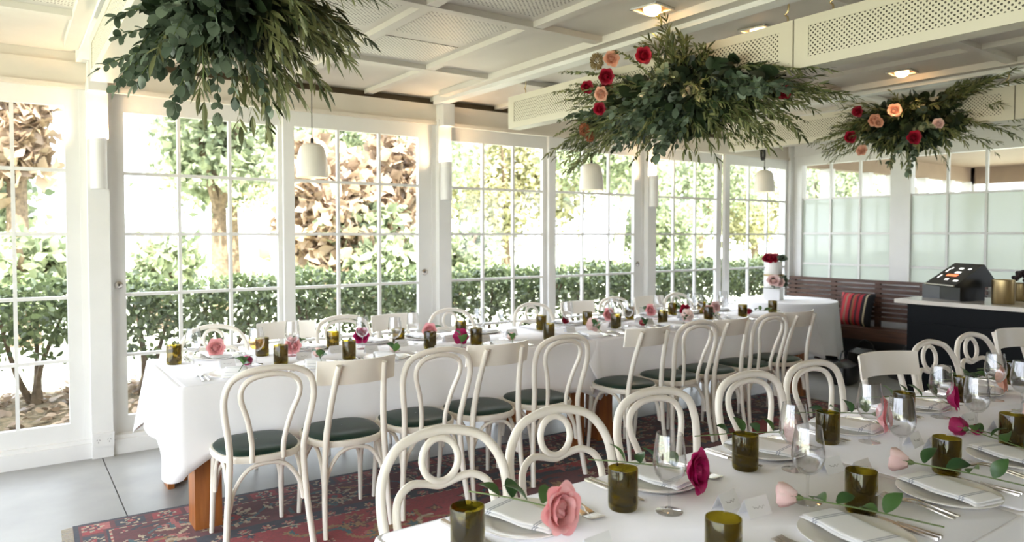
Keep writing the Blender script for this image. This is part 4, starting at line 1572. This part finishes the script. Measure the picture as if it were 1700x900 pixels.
flower_cloud('long olive and rose flower cloud strung along the middle baffle', (3.15, 2.75, 2.28), (0.26, 0.72, 0.22), 12, bm_,
             [('peach', (-0.20, 0.40, 0.26), 1.2), ('red', (-0.22, 0.42, 0.16), 1.2), ('red', (-0.2, 0.62, 0.13), 1.0), ('peach', (-0.20, 0.48, 0.07), 1.1), ('red', (-0.2, 0.50, -0.02), 1.0), ('red', (-0.22, 0.12, 0.22), 1.2), ('red', (-0.1, 0.55, 0.13), 1.0), ('red', (0.0, -0.62, -0.08), 0.9)], 200,
             [((-0.12, 0.62, 0.30), 0.045, TAN), ((-0.15, 0.70, -0.12), 0.035, RUST), ((-0.13, 0.67, -0.16), 0.03, RUST)])

br = []
for tip, n in (((0.0, 0.70, -0.04), 8), ((-0.1, 0.55, -0.18), 8), ((-0.1, 0.45, 0.12), 8), ((-0.2, 0.1, -0.22), 8), ((-0.2, -0.2, -0.2), 8), ((0, -0.55, 0.22), 9), ((0, -0.65, 0.28), 7), ((-0.1, -0.45, -0.22), 8), ((0, -0.65, -0.12), 7), ((-0.2, 0.0, 0.12), 9), ((-0.2, -0.2, 0.05), 9), ((-0.2, 0.3, 0.0), 9), ((0.0, 0.0, -0.32), 6)):
    br.append(('oli', tip, 0.05, n, 0.08))
for tip, n in (((-0.2, 0.2, -0.1), 4), ((-0.2, -0.3, -0.15), 4), ((-0.15, 0.0, -0.3), 3)):
    br.append(('euc', tip, 0.04, n, 0.06))
flower_cloud('dark olive flower cloud with peach roses at the upper right', (5.80, 2.80, 2.38), (0.28, 0.50, 0.22), 13, br,
             [('peach', (-0.3, -0.03, 0.05), 1.3), ('peach', (-0.3, 0.12, 0.0), 1.2), ('peach', (-0.3, 0.09, -0.02), 0.9), ('red', (-0.28, -0.16, -0.16), 1.3), ('red', (-0.26, 0.34, -0.1), 1.2), ('peach', (-0.25, 0.24, -0.22), 1.1), ('red', (-0.25, 0.28, 0.1), 1.1), ('pale', (-0.25, -0.32, -0.08), 1.0)], 130)

# ------------------------------------------------------------------ round cake table
rt = thing('round_table', 'round side table under a long white cloth by the corner', 'table', (7.29, 4.87, 0))
G().lathe([(0, .725), (.54, .725), (.54, .748), (0, .748)], 40).build('tabletop', WOOD, rt)
G().lathe([(0, 0), (0.26, 0), (0.26, 0.03), (0.05, 0.06), (0.045, 0.72), (0, .725)], 20).build('pedestal', BLACK, rt)
rows = []
nseg = 96
for v in (0, .02, .06, .2, .4, .6, .8, 1):
    ring = []
    for j in range(nseg):
        a = 2 * PI * j / nseg
        fo = math.sin(a * 11) * 0.6 + math.sin(a * 7 + 1) * 0.4
        sq = 0.06 * (abs(math.cos(2 * a + 2.2)) ** 3)
        r_ = 0.547 + (0.05 * v + 0.03 * fo * v if v > 0.03 else 0.008 * v / .03)
        ring.append((r_ * math.cos(a), r_ * math.sin(a), 0.751 - (0.55 + sq * 1.5) * v))
    rows.append(ring)
g = G().grid(rows, True)
g.add(rows[0], [tuple(range(nseg))])
rc = g.build('round_tablecloth', CLOTH)
rc.location = (7.29, 4.87, 0)
tag(rc, 'white cloth with hanging folds over the round cake table', 'tablecloth', 'white tablecloths')
cx0, cy0 = 7.17, 4.95
cs = thing('cake_stand', 'clear glass cake stand on a white block', 'cake stand', (cx0, cy0, 0.752), R(20))
G().box(-0.09, 0.09, -0.09, 0.09, 0, 0.135).build('block', CARD, cs, False)
G().lathe([(0, .135), (.16, .135), (.16, .143), (0, .143)], 32).build('glass_plate', WINE, cs)
ck = thing('tiered_cake', 'white two tier cake with gold band and flowers', 'cake', (cx0, cy0, 0.896))
ICING = mat('white_icing', (0.82, 0.80, 0.77), 0.6, var=0.02)
G().lathe([(0, 0), (.105, 0), (.108, .004), (.108, .125), (.103, .13), (0, .13)], 36).build('lower_tier', ICING, ck)
G().lathe([(0, .148), (.090, .148), (.092, .153), (.092, .285), (.087, .29), (0, .29)], 36).build('upper_tier', ICING, ck)
G().lathe([(0, .13), (.112, .13), (.112, .149), (0, .149)], 36).build('gold_band', BRASS, ck)
rg = random.Random(3)
for (col, p, sz) in (('red', (-.07, .02, .32), 1.3), ('red', (-.045, -.03, .325), 1.2), ('pale', (0.0, 0.05, .32), 1.0), ('pale', (-.10, -.07, .07), 1.5), ('pale', (-.05, -.11, .05), 1.2), ('magenta', (-.09, .04, .315), 0.9)):
    o = obj('cake_flower', bloom_mesh(col, False, 1), ck)
    d = Vector((-.7, -.5, .5))
    o.matrix_local = Matrix.Translation(p) @ d.to_track_quat('Z', 'X').to_matrix().to_4x4() @ Matrix.Scale(sz, 4)
ms = []
for k in range(90):
    p = Vector((rg.uniform(-.06, .09), rg.uniform(-.09, .08), rg.uniform(.29, .35)))
    ms.append(Matrix.Translation(p) @ rot_to((p.x, p.y, rg.uniform(0, .1)), rg.uniform(0, 6)) @ Matrix.Scale(.8, 4))
for k in range(40):
    a = rg.uniform(3.6, 5.6)
    p = Vector((.11 * math.cos(a), .11 * math.sin(a), rg.uniform(.02, .12)))
    ms.append(Matrix.Translation(p) @ rot_to((p.x, p.y, rg.uniform(-.1, .1)), rg.uniform(0, 6)) @ Matrix.Scale(.8, 4))
tag(obj('cake_foliage', fast_mesh('cake_foliage', *merge_leaves(LM_EUC, ms), EUC), ck), kind='stuff')

# ------------------------------------------------------------------ bench, cushion, bags
bn = thing('slatted_bench', 'dark wooden slatted bench along the frosted window wall', 'bench', (EX - 0.06, 4.35, 0))
for k in range(9):
    z = 0.50 + k * 0.053
    dx = -0.05 - 0.06 * (1 - k / 8)
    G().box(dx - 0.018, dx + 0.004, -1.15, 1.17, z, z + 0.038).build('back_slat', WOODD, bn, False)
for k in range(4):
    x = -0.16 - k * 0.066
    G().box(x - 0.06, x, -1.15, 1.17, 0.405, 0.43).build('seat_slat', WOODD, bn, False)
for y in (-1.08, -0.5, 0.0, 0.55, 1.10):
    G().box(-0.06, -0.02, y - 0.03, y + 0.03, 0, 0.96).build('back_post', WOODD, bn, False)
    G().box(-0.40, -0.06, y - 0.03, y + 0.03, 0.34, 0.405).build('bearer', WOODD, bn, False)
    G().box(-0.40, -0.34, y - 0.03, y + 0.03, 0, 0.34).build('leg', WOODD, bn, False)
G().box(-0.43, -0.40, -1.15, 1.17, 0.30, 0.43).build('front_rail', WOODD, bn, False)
G().box(-0.415, -0.40, -1.15, 1.17, 0.02, 0.30).build('under_seat_shade_panel', BLACK, bn, False)  # black sheet added to stand in for the shade under the seat


def cushion_mat():
    m, nt, p, out = new_mat('striped_kilim')
    tc = node(nt, 'ShaderNodeTexCoord')
    sp = node(nt, 'ShaderNodeSeparateXYZ')
    nt.links.new(tc.outputs['Object'], sp.inputs[0])
    mr = node(nt, 'ShaderNodeMapRange')
    mr.inputs[1].default_value = -0.22
    mr.inputs[2].default_value = 0.22
    nt.links.new(sp.outputs[1], mr.inputs[0])
    cr = node(nt, 'ShaderNodeValToRGB')
    cr.color_ramp.interpolation = 'CONSTANT'
    st = [(0, (.012, .012, .015)), (.18, (.50, .42, .28)), (.22, (.02, .015, .02)), (.30, (.32, .02, .03)), (.38, (.06, .015, .02)), (.44, (.36, .025, .03)), (.50, (.22, .10, .05)), (.55, (.05, .01, .02)), (.60, (.42, .03, .04)), (.68, (.28, .14, .10)), (.74, (.40, .03, .04)), (.82, (.08, .015, .02)), (.88, (.42, .06, .06)), (.95, (.30, .02, .03))]
    el = cr.color_ramp.elements
    el[0].color = (*st[0][1], 1)
    el[1].position = st[1][0]
    el[1].color = (*st[1][1], 1)
    for pos, c in st[2:]:
        e = el.new(pos)
        e.color = (*c, 1)
    nt.links.new(mr.outputs[0], cr.inputs['Fac'])
    nt.links.new(cr.outputs['Color'], p.inputs['Base Color'])
    p.inputs['Roughness'].default_value = 0.95
    return m


cu = thing('cushion', 'red striped woven cushion leaning on the slatted bench', 'cushion', (8.06, 4.50, 0.43), 0)
for sgn in (1,):
    n = 14
    for face in (-1, 1):
        pts = []
        for i in range(n + 1):
            row = []
            for j in range(n + 1):
                u, v = -1 + 2 * i / n, -1 + 2 * j / n
                th = 0.075 * max(0, (1 - u ** 4)) ** .6 * max(0, (1 - v ** 4)) ** .6
                row.append((face * th, 0.205 * u * (1 - .06 * (1 - v * v)), 0.20 + 0.20 * v * (1 - .06 * (1 - u * u))))
            pts.append(row)
        o = G().grid(pts).build('cover', MATS.get('striped_kilim') or cushion_mat(), cu)
        o.rotation_euler = (0, R(18), 0)


def make_bag(label, x, y, w, d, h, rz):
    t = thing('handbag', label, 'bag', (x, y, 0), rz, 'bags on the floor by the bench')
    rows = []
    n = 20
    for s, z in ((.9, 0), (1, .02), (1.02, h * .4), (.92, h * .8), (.6, h)):
        rows.append([(w * s * np.sign(math.cos(a)) * abs(math.cos(a)) ** .6, d * s * np.sign(math.sin(a)) * abs(math.sin(a)) ** .6 * (1 if z < h * .9 else .3), z) for a in np.linspace(0, 2 * PI, n, endpoint=False)])
    g = G().grid(rows, True)
    g.add(rows[0], [tuple(range(n - 1, -1, -1))])
    g.add(rows[-1], [tuple(range(n))])
    g.build('body', BLACK, t)
    a = np.linspace(0, PI, 12)
    G().tube(np.stack([w * .5 * np.cos(a), 0 * a, h * .9 + .12 * np.sin(a)], 1), .008, 6).build('strap', BLACK, t)
    return t


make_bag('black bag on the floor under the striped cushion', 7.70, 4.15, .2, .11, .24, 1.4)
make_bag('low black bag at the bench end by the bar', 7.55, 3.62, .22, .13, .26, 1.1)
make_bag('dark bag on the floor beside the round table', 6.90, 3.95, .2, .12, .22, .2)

# ------------------------------------------------------------------ bar counter and things on it
bc = thing('bar_counter', 'dark navy bar counter with a pale stone top', 'counter', (6.10, 0, 0))
G().box(0.04, 0.72, -2.6, 2.96, 0, 0.925).build('carcass', NAVY, bc, False)
for k in range(5):
    y = 2.95 - k * 1.1
    G().box(0.025, 0.04, y - 1.08, y, 0.79, 0.915).build('fascia_panel', NAVY, bc, False)
    G().box(0.025, 0.04, y - 1.08, y, 0.10, 0.77).build('front_panel', NAVY, bc, False)
G().box(0.0, 0.76, -2.62, 3.05, 0.925, 0.958).build('stone_top', MARBLE, bc, False)
CT_Z = 0.958
pt = thing('payment_terminal', 'black touchscreen till with glowing screen on the bar counter', 'till', (6.42, 2.66, CT_Z), R(-28))
G().box(-0.10, 0.12, -0.10, 0.13, 0, 0.13).build('base', BLACK, pt, False)
sc_ = [(-0.20, -0.17, 0.135), (-0.20, 0.17, 0.135), (0.06, 0.16, 0.30), (0.06, -0.16, 0.30), (-0.19, -0.17, 0.115), (-0.19, 0.17, 0.115), (0.20, 0.16, 0.12), (0.20, -0.16, 0.12)]
G().add(sc_, [(0, 3, 2, 1), (4, 5, 6, 7), (0, 1, 5, 4), (3, 7, 6, 2), (0, 4, 7, 3), (1, 2, 6, 5)]).build('screen_housing', BLACK, pt, False)
shg = [c for c in pt.children if c.name.startswith('screen_housing')][0]
E1 = emis('screen_white', (.8, .8, .75), 0.35)
E2 = emis('screen_orange', (.8, .15, .06), 0.35)
ax, az = Vector((0.26, 0, 0.165)).normalized(), Vector((0, 1, 0))
for (u, v, du, dv, m) in ((.22, .10, .02, .02, E1), (.22, .0, .02, .045, E1), (.22, -.09, .02, .03, E1), (.17, .115, .05, .015, E1), (.08, .115, .05, .015, E1), (.16, -.02, .025, .06, E1), (.115, .0, .03, .12, E2), (.06, .0, .02, .04, E1), (.05, -.11, .02, .05, E1)):
    o = Vector((-0.20, 0, 0.135)) + Vector((-0.53, 0, 0.85)) * 0.0015
    q = [o + ax * u + az * (v - dv / 2), o + ax * (u + du) + az * (v - dv / 2), o + ax * (u + du) + az * (v + dv / 2), o + ax * u + az * (v + dv / 2)]
    G().add([p[:] for p in q], [(0, 1, 2, 3)]).build('screen_icon', m, shg, False)
G().box(-0.215, -0.198, -0.165, 0.165, 0.125, 0.135).build('screen_edge', STEEL, pt, False)
bx_ = thing('black_box', 'small black box beside the till on the bar counter', 'box', (6.52, 2.93, CT_Z), R(10))
G().box(-0.09, 0.09, -0.09, 0.06, 0, 0.105).build('body', BLACK, bx_, False)
G().box(-0.092, 0.092, -0.092, 0.062, 0.105, 0.115).build('lid', BLACK, bx_, False)
cn_ = thing('brass_canister', 'tall brushed brass canister right of the till', 'canister', (6.36, 2.34, CT_Z))
G().lathe([(0, 0), (.075, 0), (.078, .004), (.078, .185), (.073, .187), (.07, .18), (.07, .02), (0, .02)], 32).build('body', BRASS, cn_)
vs_ = thing('flower_vase', 'brass vase with dark dried flowers at the back of the bar', 'vase', (6.75, 2.36, CT_Z))
G().lathe([(0, 0), (.05, 0), (.055, .01), (.058, .14), (.05, .145), (.045, .13), (0, .12)], 24).build('pot', BRASS, vs_)
rg = random.Random(9)
DARKF = mat('dark_dried_flower', (0.035, 0.012, 0.016), 0.8, var=.3)
for k in range(26):
    a, rr = rg.uniform(0, 2 * PI), rg.uniform(0, .085)
    p = (rr * math.cos(a), rr * math.sin(a), .17 + .05 * (1 - (rr / .09) ** 2) + rg.uniform(-.02, .02))
    G().lathe([(0, -.02), (.016, -.008), (.02, .006), (.012, .018), (0, .02)], 7, p).build('flower_head', DARKF, vs_)
rk = thing('wire_display_frame', 'black metal framed glass box on the bar counter', 'display box', (6.46, 1.92, CT_Z))
for y in (-0.2, 0.2):
    for x in (-0.12, 0.12):
        G().box(x - .006, x + .006, y - .006, y + .006, 0, .16).build('frame_post', BLACK, rk, False)
    G().box(-.12, .12, y - .006, y + .006, .15, .162).build('frame_bar', BLACK, rk, False)
for x in (-0.12, 0.12):
    G().box(x - .006, x + .006, -.2, .2, .15, .162).build('frame_bar', BLACK, rk, False)
G().box(-.118, .118, -.198, .198, .0, .006).build('base_plate', BRASS, rk, False)
for x in (-.121, .121):
    G().add([(x, -.2, .006), (x, .2, .006), (x, .2, .15), (x, -.2, .15)], [(0, 1, 2, 3)]).build('pane', PANE, rk, False)

# ------------------------------------------------------------------ garden
gd = tag(obj('lawn', None), 'sunlit lawn beyond the windows', None, None, 'structure')
G().box(-60, 120, 8.2, 110, -0.4, -0.06).build('grass_field', LAWN, gd, False)
G().box(NX + 0.1, 120, -40, 8.2, -0.4, -0.06).build('grass_field', LAWN, gd, False)
G().box(-60, X0 - 0.1, -40, 8.2, -0.4, -0.06).build('grass_field', LAWN, gd, False)
mu = tag(obj('garden_bed', None), 'brown leaf mulch bed under the hedge', None, None, 'structure')
nxm, nym = 150, 26
gx = np.linspace(-6, 16, nxm)
gy = np.linspace(WY + 0.12, 8.3, nym)
pts = [[(x, y, -0.06 + 0.05 * random.random() + 0.05 * math.sin(PI * (y - WY) / 2.8)) for y in gy] for x in gx]
G().grid(pts).build('mulch', MULCH, mu)
ms = []
rg = random.Random(21)
for k in range(5000):
    p = (rg.uniform(-3, 9), rg.uniform(5.75, 8.2), rg.uniform(0, .06))
    ms.append(Matrix.Translation(p) @ Euler((rg.uniform(-.7, .7), rg.uniform(-.7, .7), rg.uniform(0, 6))).to_matrix().to_4x4() @ Matrix.Scale(rg.uniform(.8, 1.6), 4))
tag(obj('fallen_leaves', fast_mesh('fallen_leaves', *merge_leaves(LM_EUC, ms), DRYLEAF), mu), kind='stuff')

LM_H = leaf_mesh('hedge_leaf', 0.062, 0.019, HLEAF, 0.3, 3, 0.8)
LM_T = leaf_mesh('tree_leaf', 0.20, 0.065, TLEAF, 0.3, 2, 0.8)


def rand_rot(rgn, n):
    q = rgn.normal(size=(n, 4))
    q /= np.linalg.norm(q, axis=1)[:, None]
    w, x, y, z = q.T
    return np.stack([np.stack([1 - 2 * (y * y + z * z), 2 * (x * y - z * w), 2 * (x * z + y * w)], -1),
                     np.stack([2 * (x * y + z * w), 1 - 2 * (x * x + z * z), 2 * (y * z - x * w)], -1),
                     np.stack([2 * (x * z - y * w), 2 * (y * z + x * w), 1 - 2 * (x * x + y * y)], -1)], 1)


def scatter(me, P_, sc, rgn):
    n = len(P_)
    M = np.zeros((n, 4, 4))
    M[:, :3, :3] = rand_rot(rgn, n) * sc[:, None, None]
    M[:, :3, 3] = P_
    M[:, 3, 3] = 1
    return merge_leaves(me, M)


hd = thing('garden_hedge', 'clipped green hedge with bare lower stems outside the windows', 'hedge', (0, 7.55, 0))
rgn = np.random.default_rng(31)
n = 46000
hx = rgn.uniform(-3.5, 16, n)
u = rgn.random(n)
hz = 0.30 + 0.78 * u ** 0.75
hy = rgn.uniform(-0.42, 0.42, n) * (0.65 + 0.35 * np.sin(u * PI))
clump = np.sin(hx * 5.1 + 2 * np.sin(hx * 1.7)) * 0.5 + np.sin(hx * 11.3 + hz * 9) * 0.5
keep = (hz > 0.52) | (rgn.random(n) < 0.15 + 0.4 * (clump > 0.2)) 
hz = hz + 0.03 * np.sin(hx * 3.0) + 0.02 * np.sin(hx * 7.7)
P_ = np.stack([hx, hy, hz], 1)[keep]
tag(obj('hedge_foliage', fast_mesh('hedge_foliage', *scatter(LM_H, P_, rgn.uniform(.8, 1.35, len(P_)), rgn), HLEAF), hd), kind='stuff')
rg = random.Random(41)
for k in range(24):
    x = -3 + k * 0.80 + rg.uniform(-.15, .15)
    for q in range(3):
        a = rg.uniform(0, 2 * PI)
        tx, ty = x + rg.uniform(-.35, .35), rg.uniform(-.3, .3)
        G().tube(bez([(x + .05 * math.cos(a), .05 * math.sin(a), 0), ((x * 2 + tx) / 3 + rg.uniform(-.05, .05), ty * .4, .3), (tx, ty, .85)], 4), [0.035 - .003 * i for i in range(9)], 6).build('stem', BARK, hd)


def make_tree(label, x, y, h, rx, rz_, nleaf, seed, tm=TLEAF, trunk=BARK, lean=0.0, lsc=1.0, fork=False):
    t = thing('garden_tree', label, 'tree', (x, y, -0.08), 0, 'trees beyond the lawn')
    rgn = np.random.default_rng(seed)
    nleaf = int(nleaf * 2.2)
    cl = rgn.normal(size=(26, 3))
    cl /= np.linalg.norm(cl, axis=1)[:, None]
    cl *= (rgn.random(26) ** 0.5)[:, None]
    cen = cl * np.array([rx, rx, rz_]) * 0.8 + np.array([0, 0, h - rz_])
    k = rgn.integers(0, 26, nleaf)
    P_ = cen[k] + rgn.normal(size=(nleaf, 3)) * np.array([rx, rx, rz_]) * 0.16
    P_[:, 2] = np.maximum(P_[:, 2], 0.1)
    tag(obj('crown', fast_mesh('crown', *scatter(LM_T, P_, rgn.uniform(.6, 1.3, nleaf) * lsc, rgn), tm), t), kind='stuff')
    tk = G().tube(bez([(0, 0, 0), (lean * .5, .1, (h - rz_) * .5), (lean, 0, h - rz_ * .8)], 4), [.20 - .012 * i for i in range(9)], 8).build('trunk', trunk, t)
    for q in range(4):
        a = 2 * PI * q / 4 + seed
        G().tube(bez([(lean * .6, .08, (h - rz_) * .55), (lean + rx * .3 * math.cos(a), rx * .3 * math.sin(a), h - rz_), (lean + rx * .55 * math.cos(a), rx * .55 * math.sin(a), h - rz_ * .5)], 4), [.10 - .008 * i for i in range(9)], 6).build('branch', trunk, tk)
    return t


make_tree('bushy tree outside the leftmost door', -0.9, 15.0, 3.6, 1.6, 1.3, 1500, 1, TLEAF)
make_tree('leafy tree seen through the door left of the first pendant', 3.6, 15.5, 5.6, 1.7, 2.0, 2200, 2, TLEAF)
make_tree('broad tree behind the palm clump', 9.0, 20.0, 8.0, 3.6, 3.6, 4500, 3, TLEAF)
make_tree('yellow green tree right of the second sconce', 14.6, 21.0, 6.2, 3.0, 2.8, 4200, 4, TLEAF2)
make_tree('pale forked trunk tree behind the middle pendant', 16.6, 17.5, 7.0, 3.0, 2.4, 3800, 5, TLEAF, PALEBARK, 0.8)
make_tree('round green tree left of the corner doors', 24.5, 20.5, 6.4, 3.2, 2.8, 4200, 6, TLEAF)
make_tree('dense green tree behind the corner doors', 29.0, 21.0, 5.4, 3.2, 2.5, 4200, 7, TLEAF2)
make_tree('shaded tree right behind the cake', 33.0, 20.0, 7.0, 3.4, 3.0, 4200, 8, TLEAF)
make_tree('distant tree between the first two sconces', 6.0, 24.0, 7.0, 2.6, 2.6, 2600, 9, TLEAF2)
make_tree('low shrub tree behind the right hedge', 20.0, 19.0, 3.6, 2.4, 1.6, 3000, 10, TLEAF)
make_tree('low shrub tree far right beyond the lawn', 37.0, 22.0, 5.5, 3.5, 2.5, 3500, 12, TLEAF2)


make_tree('shaggy brown palm behind the first pendant', 5.3, 14.0, 3.9, 0.9, 1.9, 1500, 21, DRYLEAF, lsc=1.6)
make_tree('shaggy brown palm left of the second sconce', 6.9, 14.4, 4.1, 1.0, 2.0, 1700, 22, DRYLEAF, lsc=1.6)
make_tree('green shrub between the brown palms', 6.1, 13.4, 2.2, 1.3, 1.0, 1200, 23, TLEAF, lsc=1.3)
make_tree('brown trunked palm at the upper left', 0.15, 14.0, 4.8, 0.6, 1.3, 500, 24, DRYLEAF, lsc=1.5)
make_tree('low green shrub outside the far left door', 0.2, 12.0, 1.75, 0.9, 0.7, 500, 25, TLEAF)
make_tree('low green shrub beside the left post', 2.1, 13.0, 1.7, 0.7, 0.6, 350, 26, TLEAF)
make_tree('leafy shrub below the brown palms', 8.0, 13.4, 2.0, 1.0, 0.9, 900, 27, TLEAF)
